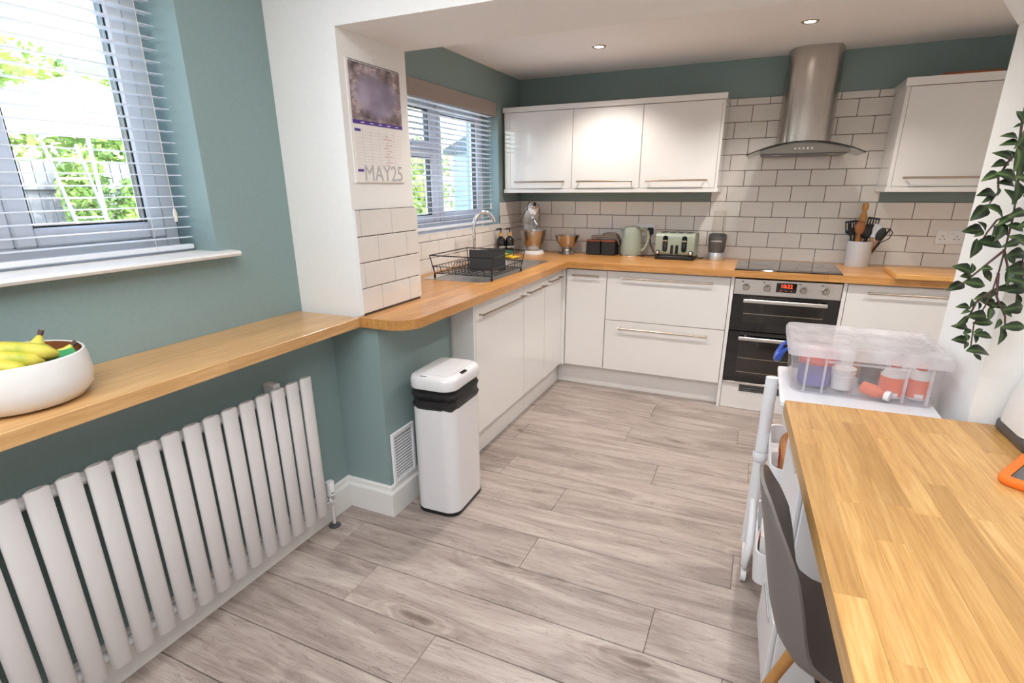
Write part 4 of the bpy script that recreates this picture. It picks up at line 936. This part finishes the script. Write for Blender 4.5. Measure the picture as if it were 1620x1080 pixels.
# ------------------------------------------------------------------ shell chair tucked at the table
t = thing('shell_chair', 'grey plastic shell chair with wooden legs tucked under the oak table', 'chair', (2.176, -3.15, 0), R(2))
prof = [(.20, .435), (.185, .453), (.11, .446), (.0, .437), (-.10, .440), (-.15, .462), (-.185, .51), (-.205, .575), (-.220, .65), (-.234, .725), (-.25, .80), (-.26, .862)]
hw_ = [.15, .165, .17, .17, .168, .165, .162, .16, .158, .148, .125, .075]
lift = [.0, .01, .025, .05, .075, .075, .05, .02, .0, -.01, -.02, -.02]
wrap = [0, 0, .0, .0, .0, .02, .045, .057, .06, .056, .04, .015]
def shell(u, v):
    f_ = v*(len(prof)-1); i = min(int(f_), len(prof)-2); q = f_-i; L = lambda A: A[i]*(1-q)+A[i+1]*q
    px = prof[i][0]*(1-q)+prof[i+1][0]*q; pz = prof[i][1]*(1-q)+prof[i+1][1]*q; s_ = 2*u-1; e = abs(s_)**2.6
    return (px+L(wrap)*e, s_*L(hw_)*(1-.04*e), pz+L(lift)*e)
me = MB().grid(shell, 28, 44).mesh('seat_shell'); bm = bmesh.new(); bm.from_mesh(me); bmesh.ops.smooth_vert(bm, verts=bm.verts[:], factor=.5, use_axis_x=True, use_axis_y=True, use_axis_z=True)
bmesh.ops.solidify(bm, geom=bm.faces[:], thickness=.007); bm.to_mesh(me); bm.free(); me.shade_smooth(); me.set_sharp_from_angle(angle=R(60)); put('seat_shell', me, 'chair_shell', t)
for sx in (-1, 1):
    for sy in (-1, 1): MB().tube([(sx*.09, sy*.09, .42), (sx*.19, sy*.17, 0)], [.016, .011], 12).build('leg', 'wood_pale', t, smooth=True)
MB().tube([(-.09, -.09, .415), (.09, -.09, .415), (.09, .09, .415), (-.09, .09, .415)], .008, 8, closed=True).build('base_frame', 'black_plastic', t)
for s_ in (-1, 1): MB().tube([(-.14, s_*.13, .2), (.14, -s_*.13, .2)], .004, 6).build('cross_wire', 'black_plastic', t)

# ------------------------------------------------------------------ trolley behind the table
t = thing('trolley', 'white metal trolley standing between the oak table and the pier', 'trolley', (2.18, -2.36, 0))
for sx in (-1, 1):
    x_ = sx*.222; y_ = .09
    mb = MB(); loft(mb, [[(x_+math.cos(2*PI*i/16)*.021, y_+math.sin(2*PI*i/16)*.016, z) for i in range(16)] for z in (.10, .785)]); mb.build('post', 'plastic_white', t, smooth=True)
    MB().lathe([(.0245, 0), (.0265, .004), (.0265, .03), (.0245, .034)], (x_, y_, .46), 18).build('post_collar', 'plastic_white', t, smooth=True)
    MB().tube([(x_, .09, .30), (x_-.004*sx, .03, .24), (x_-.004*sx, -.03, .17), (x_, -.045, .11), (x_, -.035, .075), (x_, .0, .058), (x_, .08, .058), (x_, .16, .058)], .013, 12).build('base_loop', 'plastic_white', t, smooth=True)
    for yy in (-.02, .15): MB().tube([(x_-.009, yy, .0262), (x_+.009, yy, .0262)], .026, 20).build('castor', 'plastic_white', t, smooth=True)
def tray(z, hgt, nm):
    mb = MB(); R_ = lambda k, zz: [(p[0], p[1], zz) for p in rrect(-.2+k, .2-k, -.185+k, .185-k, .03, 4)]
    loft(mb, [R_(0, z), R_(-.004, z+hgt), R_(.002, z+hgt), R_(.005, z+.004)]); return mb.build(nm, 'plastic_white', t, smooth=True)
tray(.50, .07, 'middle_tray'); tray(.12, .12, 'lower_tray')
mb = MB(); loft(mb, [[(p[0], p[1], z) for p in rrect(-.205+k, .209-k, -.195+k, .19-k, .012, 3)] for k, z in ((.025, .70), (.004, .785), (0, .788), (0, .80))]); mb.build('top_tray', 'plastic_white', t, smooth=True)
o = B('bread_bag', 'bread', None, -.05, .05, -.10, .10, 0, .10, bev=.03, seg=3, loc=(2.06, -2.39, .506)); tag(o, 'bag of bread on the middle tray of the white trolley', 'bread'); B('red_print', 'sticker_red', o, -.0515, -.049, -.06, .0, .02, .07)
o = B('crisp_packet', 'film', None, -.05, .05, -.05, .05, 0, .13, bev=.02, seg=2, loc=(2.08, -2.24, .506)); tag(o, 'crumpled silver packet on the middle tray of the white trolley', 'packet')
o = B('carton', 'white_label', None, -.04, .04, -.06, .06, 0, .16, bev=.004, loc=(2.03, -2.44, .126)); tag(o, 'white carton with red print on the lower tray of the white trolley', 'carton'); B('print', 'sticker_red', o, -.0415, -.0402, -.02, .02, .09, .13)

# ------------------------------------------------------------------ cloudy storage box with its contents
bx = (2.195, -2.295, .8005)
t = thing('storage_box', 'cloudy plastic storage box with blue handle on the white trolley', 'storage box', bx)
def bxr(hx, hy, z, r=.025): return [(p[0], p[1], z) for p in rrect(-hx, hx, -hy, hy, r, 4)]
mb = MB(); loft(mb, [bxr(.18, .142, .004, .03), bxr(.183, .145, .0, .03), bxr(.19, .152, .01, .03), bxr(.198, .158, .118), bxr(.205, .164, .12), bxr(.205, .164, .135), bxr(.2, .16, .135), bxr(.188, .15, .012, .03), bxr(.182, .145, .007, .03)], cap0=True, cap1=True); mb.build('tub', 'cloudy_plastic', t, smooth=True)
mb = MB(); loft(mb, [bxr(.212, .171, .126), bxr(.214, .173, .148), bxr(.208, .168, .158), bxr(.19, .15, .159), bxr(.182, .142, .152), bxr(.18, .14, .152)]); mb.build('lid', 'cloudy_lid', t, smooth=True)
for k in (-.155, -.105, .105, .165): B('rib', 'cloudy_lid', t, k-.003, k+.003, -.1625, -.151, .012, .12)
B('rib', 'cloudy_lid', t, -.1, .1, -.164, -.158, .112, .118)
for sx in (-1,):
    MB().tube([(sx*.205, -.045, .118), (sx*.222, -.045, .10), (sx*.232, -.032, .072), (sx*.234, 0, .064), (sx*.232, .032, .072), (sx*.222, .045, .10), (sx*.205, .045, .118)], [.005, .007, .0105, .012, .0105, .007, .005], 10).build('clip_handle', 'blue_plastic', t, smooth=True)
def inbox(name, label, cat, x, y, mb, mt, extra=(), z=.0125, rot=None):
    o = mb.build(name, mt, None, smooth=True, loc=(bx[0]+x, bx[1]+y, bx[2]+z)); tag(o, label, cat)
    if rot: o.rotation_euler = rot
    for nm, m2, t2 in extra: m2.build(nm, t2, o, smooth=True)
cylp = lambda r, h: MB().lathe([(0, 0), (r*.95, 0), (r, .003), (r, h-.003), (r*.96, h), (0, h)], n=26)
inbox('purple_tub', 'purple tub at the left inside the cloudy box', 'tub', -.12, -.06, cylp(.05, .07), 'purple_tub', [('lid', MB().lathe([(0, .071), (.052, .071), (.052, .08), (0, .082)], n=26), 'red_plastic')])
inbox('cup_stack', 'stack of white pots inside the cloudy box', 'pots', -.045, -.085, MB().lathe([(0, 0), (.028, 0), (.031, .04), (.034, .041), (.034, .045), (.0325, .046), (.035, .052), (.035, .056), (.033, .057), (.0355, .063), (.0355, .067), (.03, .068), (0, .06)], n=26), 'ceramic_white')
inbox('glue_bottle', 'orange labelled bottle standing in the cloudy box, left of the pair', 'bottle', .085, -.10, MB().lathe([(0, 0), (.032, 0), (.034, .004), (.034, .068), (.022, .085), (.012, .09), (0, .09)], n=26), 'ceramic_white', [('label_band', MB().lathe([(.0345, .006), (.0345, .064)], n=26), 'orange_label'), ('cap', MB().lathe([(0, .09), (.013, .09), (.013, .108), (0, .108)], n=20), 'red_plastic'), ('barcode', MB().box(-.012, .012, -.0352, -.0345, .008, .018), 'white_label')])
inbox('glue_bottle', 'orange labelled bottle standing in the cloudy box, right of the pair', 'bottle', .152, -.095, MB().lathe([(0, 0), (.026, 0), (.028, .004), (.028, .07), (.02, .085), (.012, .09), (0, .09)], n=26), 'ceramic_white', [('label_band', MB().lathe([(.0285, .006), (.0285, .062)], n=26), 'orange_label'), ('cap', MB().lathe([(0, .09), (.014, .09), (.014, .106), (0, .106)], n=20), 'red_plastic'), ('barcode', MB().box(-.011, .011, -.0292, -.0285, .008, .02), 'white_label')])
inbox('glue_bottle', 'small orange bottle lying on its side in the cloudy box', 'bottle', .008, -.11, MB().lathe([(0, 0), (.018, 0), (.019, .003), (.019, .045), (.012, .055), (.011, .065), (0, .065)], n=22), 'orange_label', [('cap', MB().lathe([(0, .066), (.016, .066), (.016, .08), (0, .08)], n=20), 'ceramic_white')], z=.032, rot=(R(96), R(0), R(60)))
inbox('grey_jar', 'grey jar lying at the back of the cloudy box', 'jar', .045, -.01, cylp(.034, .07), 'grey_metal')
inbox('mint_tub', 'mint green tub at the back of the cloudy box', 'tub', .09, .07, cylp(.05, .10), 'crock_white')
inbox('bead_bag', 'bag of pink beads at the top left of the cloudy box', 'bag', -.10, .06, MB().sphere((0, 0, .05), .05, 18, 10, (1.3, 1, 1)), 'pink_print')
inbox('craft_pad', 'card pad standing in the middle of the cloudy box', 'pad', .03, .05, MB().box(-.03, .03, -.004, .004, 0, .1), 'bread')

# ------------------------------------------------------------------ appliance and tablet on the table
t = thing('countertop_appliance', 'white appliance with dark base at the far right of the oak table', 'appliance', (2.60, -2.655, ZTB+.0006), R(2.0))
B('base', 'dark_grey', t, -.118, .118, -.083, .083, 0, .03, bev=.008, seg=2)
mb = MB(); loft(mb, [[(p[0]*k, p[1]*k2, z) for p in rrect(-.12, .12, -.085, .085, .04, 6)] for k, k2, z in ((1, 1, .031), (1.0, 1.0, .05), (.93, .96, .12), (.84, .9, .155), (.7, .8, .168), (.4, .5, .172))]); mb.build('body', 'ceramic_white', t, smooth=True, ang=60)
B('slot', 'dark_grey', t, -.05, .05, -.02, .02, .1715, .174, bev=.001); MB().prism(rrect(-.062, .062, -.03, .03, .02, 5), .169, .1728).build('slot_surround', 'crock_white', t)
t = thing('tablet', 'tablet in an orange foam case lying at the right of the oak table', 'tablet', (2.545, -2.918, ZTB+.0006), R(-32))
mb = MB(); outer = rrect(-.135, .135, -.10, .10, .025, 5); inner = rrect(-.116, .116, -.082, .082, .006, 5)
loft(mb, [[(p[0]*.97, p[1]*.97, 0) for p in outer], [(p[0], p[1], .006) for p in outer], [(p[0], p[1], .016) for p in outer], [(p[0]*.97, p[1]*.97, .020) for p in outer], [(p[0], p[1], .018) for p in inner], [(p[0], p[1], .013) for p in inner]]); mb.build('case', 'orange_foam', t, smooth=True, ang=60)
MB().prism(inner, .0132, .0155).build('screen', 'black_gloss', t)

# ------------------------------------------------------------------ trailing plant by the right pier
def cray(u, v, yy):
    d_ = fw+rt*((u-806.04)/849.05)+up*((581.26-v)/849.05); k = (yy+4.28474)/d_.y; return Vector((1.85521, -4.28474, 1.42748))+d_*k
PY = -2.60
cp_ = lambda x_, y_: (1480+x_/2.636, 170+y_/2.634)
t = thing('trailing_plant', 'trailing green artificial vine hanging down the white right pier', 'plant', (2.50, PF-.005, 1.70))
root = Vector(t.location)
vines = [[(390, -60), (365, 30), (345, 180), (345, 300), (325, 450), (290, 590), (265, 680), (235, 770), (205, 830), (160, 900), (145, 1010), (185, 1045)],
         [(345, 180), (300, 230), (262, 290), (262, 350), (225, 400)], [(325, 440), (255, 470), (215, 520), (185, 570)], [(280, 600), (205, 660), (130, 720), (95, 745)], [(240, 760), (170, 810), (135, 880), (110, 905)],
         [(285, 590), (300, 660), (300, 720)], [(262, 690), (255, 790), (290, 870), (290, 930)], [(420, 0), (400, 300), (380, 560), (350, 700), (340, 800)], [(420, 100), (370, 220), (330, 300)]]
for k, vn in enumerate(vines):
    pts = [cray(*cp_(*p), PY-.01*math.sin(k*2.1+i)) - root for i, p in enumerate(vn)]
    if k in (0, 7): pts = [Vector((.0, -.015, .06)), Vector((.01, -.05, .08))]+pts
    MB().tube(pts, [.003-.0018*i/len(pts) for i in range(len(pts))], 6).build('stem', 'stem', t, smooth=True)
leaves = [(238,285,160,60),(305,285,20,60),(288,200,200,60),(275,235,170,50),(320,150,180,60),(315,120,190,50),(360,40,60,40),(350,75,170,30),(218,358,175,55),(262,348,90,30),(187,437,140,65),(253,430,35,70),(222,380,150,40),(320,375,60,60),(165,512,180,65),(198,492,230,35),(185,525,150,35),(166,585,110,60),(237,565,10,75),(268,525,120,50),(245,512,100,40),(283,508,45,45),(290,470,150,45),(340,500,20,50),(320,565,160,55),(118,672,200,60),(155,668,270,30),(130,700,175,35),(88,745,160,60),(170,733,10,65),(213,690,110,25),(217,670,0,40),(217,698,60,45),(120,830,185,45),(152,815,280,28),(128,850,160,30),(178,868,180,60),(203,788,170,55),(183,825,90,25),(228,858,100,45),(112,890,140,50),(105,912,185,50),(205,895,0,60),(133,932,150,28),(105,968,185,48),(130,955,240,25),(128,990,120,25),(205,950,10,55),(182,930,340,30),(168,962,80,30),(185,1015,10,70),(178,1040,40,30),(262,900,120,35),(275,950,100,55),(335,912,0,70),(303,858,30,35),(275,828,10,55),(330,835,170,60),(340,805,100,50),(290,755,180,60),(340,760,0,60),(305,705,100,50),(318,635,50,30),(340,610,170,60),(345,665,170,60),(350,690,0,50),(355,555,30,60),(350,725,20,50),(345,440,160,50),(350,250,90,60),(340,350,100,70),(300,315,190,50),(325,205,60,50),(345,215,100,70),(360,130,120,60),(225,815,200,50),(240,775,120,30),(370,180,60,60),(385,300,20,60),(380,400,80,60),(390,480,160,60),(400,620,90,60),(385,760,40,60)]
def leaf_mesh(w_):
    mb = MB(); n = 6; prof_ = [(0, 0), (.12, .45), (.3, .92), (.48, 1), (.7, .72), (.88, .3), (1, 0)]; vs = []; fs = []
    for (s_, q) in prof_: vs += [(s_-.5, -w_*q, .10*q*q-.12*(s_-.5)**2*4), (s_-.5, 0, -.12*(s_-.5)**2*4), (s_-.5, w_*q, .10*q*q-.12*(s_-.5)**2*4)]
    for i in range(6):
        for j in (0, 1): fs.append((i*3+j, (i+1)*3+j, (i+1)*3+j+1, i*3+j+1))
    mb.add(vs, fs); me = mb.mesh('leaf', fix=False); bm = bmesh.new(); bm.from_mesh(me); bmesh.ops.remove_doubles(bm, verts=bm.verts[:], dist=1e-5); bm.to_mesh(me); bm.free(); me.shade_smooth(); return me
lm = [leaf_mesh(.2), leaf_mesh(.24), leaf_mesh(.28)]
for lx, ly, an, ln in leaves:
    yy = PY-.012+random.uniform(-.028, .022) if lx < 300 else PY-.02+random.uniform(-.04, .03)
    yy = min(yy, PF-.012) if lx > 230 else yy
    p = cray(*cp_(lx, ly), yy); L = ln/2.63/849.05*(p-Vector((1.855, -4.285, 1.427))).length*1.12
    dv = (rt*math.cos(R(an))-up*math.sin(R(an))).normalized(); nv = (-fw*.9+Vector((random.uniform(-.5, .5), random.uniform(-.3, .3), random.uniform(-.1, .6)))).normalized()
    nv = (nv-dv*nv.dot(dv)).normalized(); sv = nv.cross(dv)
    o = put('leaf', lm[random.randrange(3)], 'leaf', t); M = Matrix((dv*L, sv*L, nv*L)).transposed().to_4x4(); M.translation = p-root; o.matrix_local = M
po = MB().lathe([(0, 0), (.05, 0), (.055, .004), (.066, .10), (.068, .104), (.062, .104), (.058, .09), (0, .088)], n=28).build('pot', 'ceramic_white', t, smooth=True, loc=(.0, -.07, .0))

# ------------------------------------------------------------------ garden outside the windows
GZ = -.25
struct(B('garden_ground', 'outside_paving', None, -60, -.28, -50, 60, GZ-.1, GZ), 'pale paved garden outside the windows', 'ground')
# fence of boards
fn = thing('garden_fence', 'grey board fence at the end of the garden', 'fence', (-8.2, -1, GZ)); me = MB().box(-.012, .012, -.075, .075, .02, 2.1, bev=.003).mesh('board')
for i in range(62): put('board', me, 'outside_fence', fn, (random.uniform(-.004, .004), -5+.158*i, 0))
for z in (.4, 1.7): B('rail', 'outside_fence', fn, .0135, .06, -5.1, 4.9, z, z+.09)
def foliage(name, label, cat, cen, ext, n, s0, s1, seed):
    rnd = random.Random(seed); vs = []; fs = []
    lob = [(rnd.uniform(-1, 1)*ext[0]*.6, rnd.uniform(-1, 1)*ext[1]*.85, rnd.uniform(-.6, .9)*ext[2]*.6, rnd.uniform(.35, .6)) for _ in range(18)]
    for i in range(n):
        a = rnd.choice(lob); d_ = Vector((rnd.gauss(0, 1), rnd.gauss(0, 1), rnd.gauss(0, 1))).normalized()*(rnd.random()**.35)*a[3]
        c = Vector(cen)+Vector((a[0]+d_.x*ext[0], a[1]+d_.y*ext[1]*.4, a[2]+d_.z*ext[2])); s_ = rnd.uniform(s0, s1)
        u = Vector((rnd.gauss(0, 1), rnd.gauss(0, 1), rnd.gauss(0, 1))).normalized(); w_ = u.orthogonal().normalized(); k = len(vs)
        vs += [c-u*s_, c+w_*s_*.45, c+u*s_, c-w_*s_*.45]; fs.append((k, k+1, k+2, k+3))
    me = bpy.data.meshes.new(name); me.from_pydata([tuple(v_) for v_ in vs], [], fs); return tag(put(name, me, 'hedge_leaf'), label, cat, kind='stuff')
foliage('garden_hedge', 'sunlit green hedge rising behind the garden fence', 'hedge', (-9.4, -.6, 2.3), (.8, 5.0, 1.5), 9000, .05, .12, 1)
foliage('garden_shrub', 'green shrub seen low through the window above the sink', 'shrub', (-3.1, 2.5, .85), (.7, 1.0, 1.75), 7000, .03, .07, 2)
foliage('climbing_shrub', 'leafy climber on the fence behind the ladder', 'shrub', (-7.75, 1.6, .9), (.3, 1.0, 1.2), 3500, .04, .08, 3)
# neighbour house
t = thing('neighbour_house', 'pale brick neighbouring house beyond the hedge', 'house', (-15, 3.6, GZ)); B('wall', 'outside_brick', t, -2.5, 2.5, -3, 4, 0, 6.2)
MB().prism([(-3.3, 6.15), (3.2, 6.15), (2.5, 6.35), (0, 8.6), (-2.6, 6.35)], -3, 4, axis=1).build('roof', 'terracotta', t)
for yy in (-1.6, .6, 2.6):
    f_ = B('window', 'upvc', t, 2.5, 2.56, yy-.6, yy+.6, 3.4, 4.6); B('pane', 'black_gloss', f_, 2.561, 2.57, yy-.5, yy+.5, 3.5, 4.5)
# parasol
pc = Vector((-5.1, -.33, GZ))
t = thing('parasol', 'large white garden parasol seen through the dining window', 'parasol', pc)
n = 8; rim = [(1.35*math.cos(2*PI*i/n), 1.35*math.sin(2*PI*i/n), 2.42) for i in range(n)]; apex = (0, 0, 2.86)
me = bpy.data.meshes.new('canopy'); me.from_pydata([apex]+rim+[(p[0], p[1], 2.34) for p in rim], [], [(0, 1+i, 1+(i+1) % n) for i in range(n)]+[(1+i, 9+i, 9+(i+1) % n, 1+(i+1) % n) for i in range(n)]); cv = put('canopy', me, 'canvas', t)
MB().tube([(0, 0, .1), (0, 0, 2.86)], .022, 12).build('pole', 'aluminium', t, smooth=True); MB().lathe([(0, 0), (.26, 0), (.26, .05), (.05, .08), (.03, .3)], n=28).build('base', 'outside_fence', t, smooth=True)
for i in range(n): MB().tube([(0, 0, 2.83), (rim[i][0]*.98, rim[i][1]*.98, 2.405)], .008, 6).build('rib', 'aluminium', t)
MB().lathe([(0, 2.86), (.03, 2.87), (.02, 2.92), (0, 2.93)], n=12).build('finial', 'canvas', t)
# ladder leaning on the fence
t = thing('garden_ladder', 'aluminium ladder leaning behind the parasol', 'ladder', (-6.6, .55, GZ), R(-6)); M = Matrix.Rotation(R(-22), 4, 'Y')
for s_ in (-.2, .2): me = MB().box(-.03, .03, s_-.014, s_+.014, 0, 2.5, bev=.003).mesh('rail'); me.transform(M); put('rail', me, 'aluminium', t)
for i in range(8): me = MB().tube([(0, -.2, .25+.29*i), (0, .2, .25+.29*i)], .014, 8).mesh('rung'); me.transform(M); put('rung', me, 'aluminium', t)
# hose on the fence
t = thing('garden_hose', 'pale hose hanging in a loop on the fence', 'hose', (-8.05, 1.45, GZ+1.25)); MB().tube([(0, .42*math.cos(R(a)), .55*math.sin(R(a))) for a in range(-200, 30, 12)], .03, 8).build('loop', 'hose_green', t, smooth=True)
MB().tube([(0, 0, .6), (-.09, 0, .6)], .03, 8).build('hook', 'aluminium', t)
# glass garden table and folding chair
t = thing('garden_table', 'glass topped garden table under the parasol', 'table', (-3.7, -1.3, GZ))
MB().prism(rrect(-.7, .7, -.45, .45, .1, 5), .70, .712).build('glass_top', 'window_glass', t); MB().tube([(p[0], p[1], .70) for p in rrect(-.7, .7, -.45, .45, .1, 5)], .016, 8, closed=True).build('rim', 'aluminium', t, smooth=True)
for sx in (-1, 1):
    for sy in (-1, 1): MB().tube([(sx*.55, sy*.34, .69), (sx*.62, sy*.4, 0)], .016, 8).build('leg', 'aluminium', t, smooth=True)
for cx, cy, rz, lab in ((-5.0, -1.6, 200, 'tubular garden chair beyond the glass table'), (-3.2, -.05, 110, 'tubular garden chair beside the glass table')):
    t = thing('garden_chair', lab, 'chair', (cx, cy, GZ), R(rz))
    for s_ in (-.24, .24):
        MB().tube([(.25, s_, 0), (-.05, s_, .45), (-.3, s_, 1.0)], .014, 8).build('back_rail', 'aluminium', t, smooth=True); MB().tube([(-.28, s_, 0), (.24, s_, .42)], .014, 8).build('leg', 'aluminium', t, smooth=True)
        MB().tube([(-.22, s_, .68), (.2, s_, .66)], .016, 8).build('armrest', 'aluminium', t, smooth=True)
    B('seat', 'outside_fence', t, -.1, .26, -.23, .23, .42, .435); me = MB().box(-.008, .008, -.23, .23, 0, .52).mesh('backrest'); put('backrest', me, 'outside_fence', t, (-.07, 0, .48), (0, R(-24), 0))

# pale rendered boundary wall and a blue-grey shed seen through the sink window
gw = thing('boundary_wall', 'pale rendered garden wall beyond the sink window', 'wall', (-4.3, 5.2, GZ)); B('wall', 'outside_render', gw, -3.6, 3.9, 0, .2, 0, 2.0); B('coping', 'outside_paving', gw, -3.65, 3.95, -.04, .24, 2.0, 2.07, bev=.01)
sh = thing('garden_shed', 'pale blue grey shed in front of the boundary wall', 'shed', (-2.2, 4.3, GZ)); me = MB().box(-.62, .62, -.008, .008, 0, .135, bev=.003).mesh('board')
for i in range(16): put('board', me, 'shed_paint', sh, (0, -.5, .02+.138*i))
B('carcass', 'shed_paint', sh, -.61, .61, -.49, .5, 0, 2.22); MB().prism([(-.75, 2.2), (.75, 2.2), (.75, 2.26), (0, 2.6), (-.75, 2.26)], -.6, .6, axis=1).build('roof', 'outside_fence', sh)
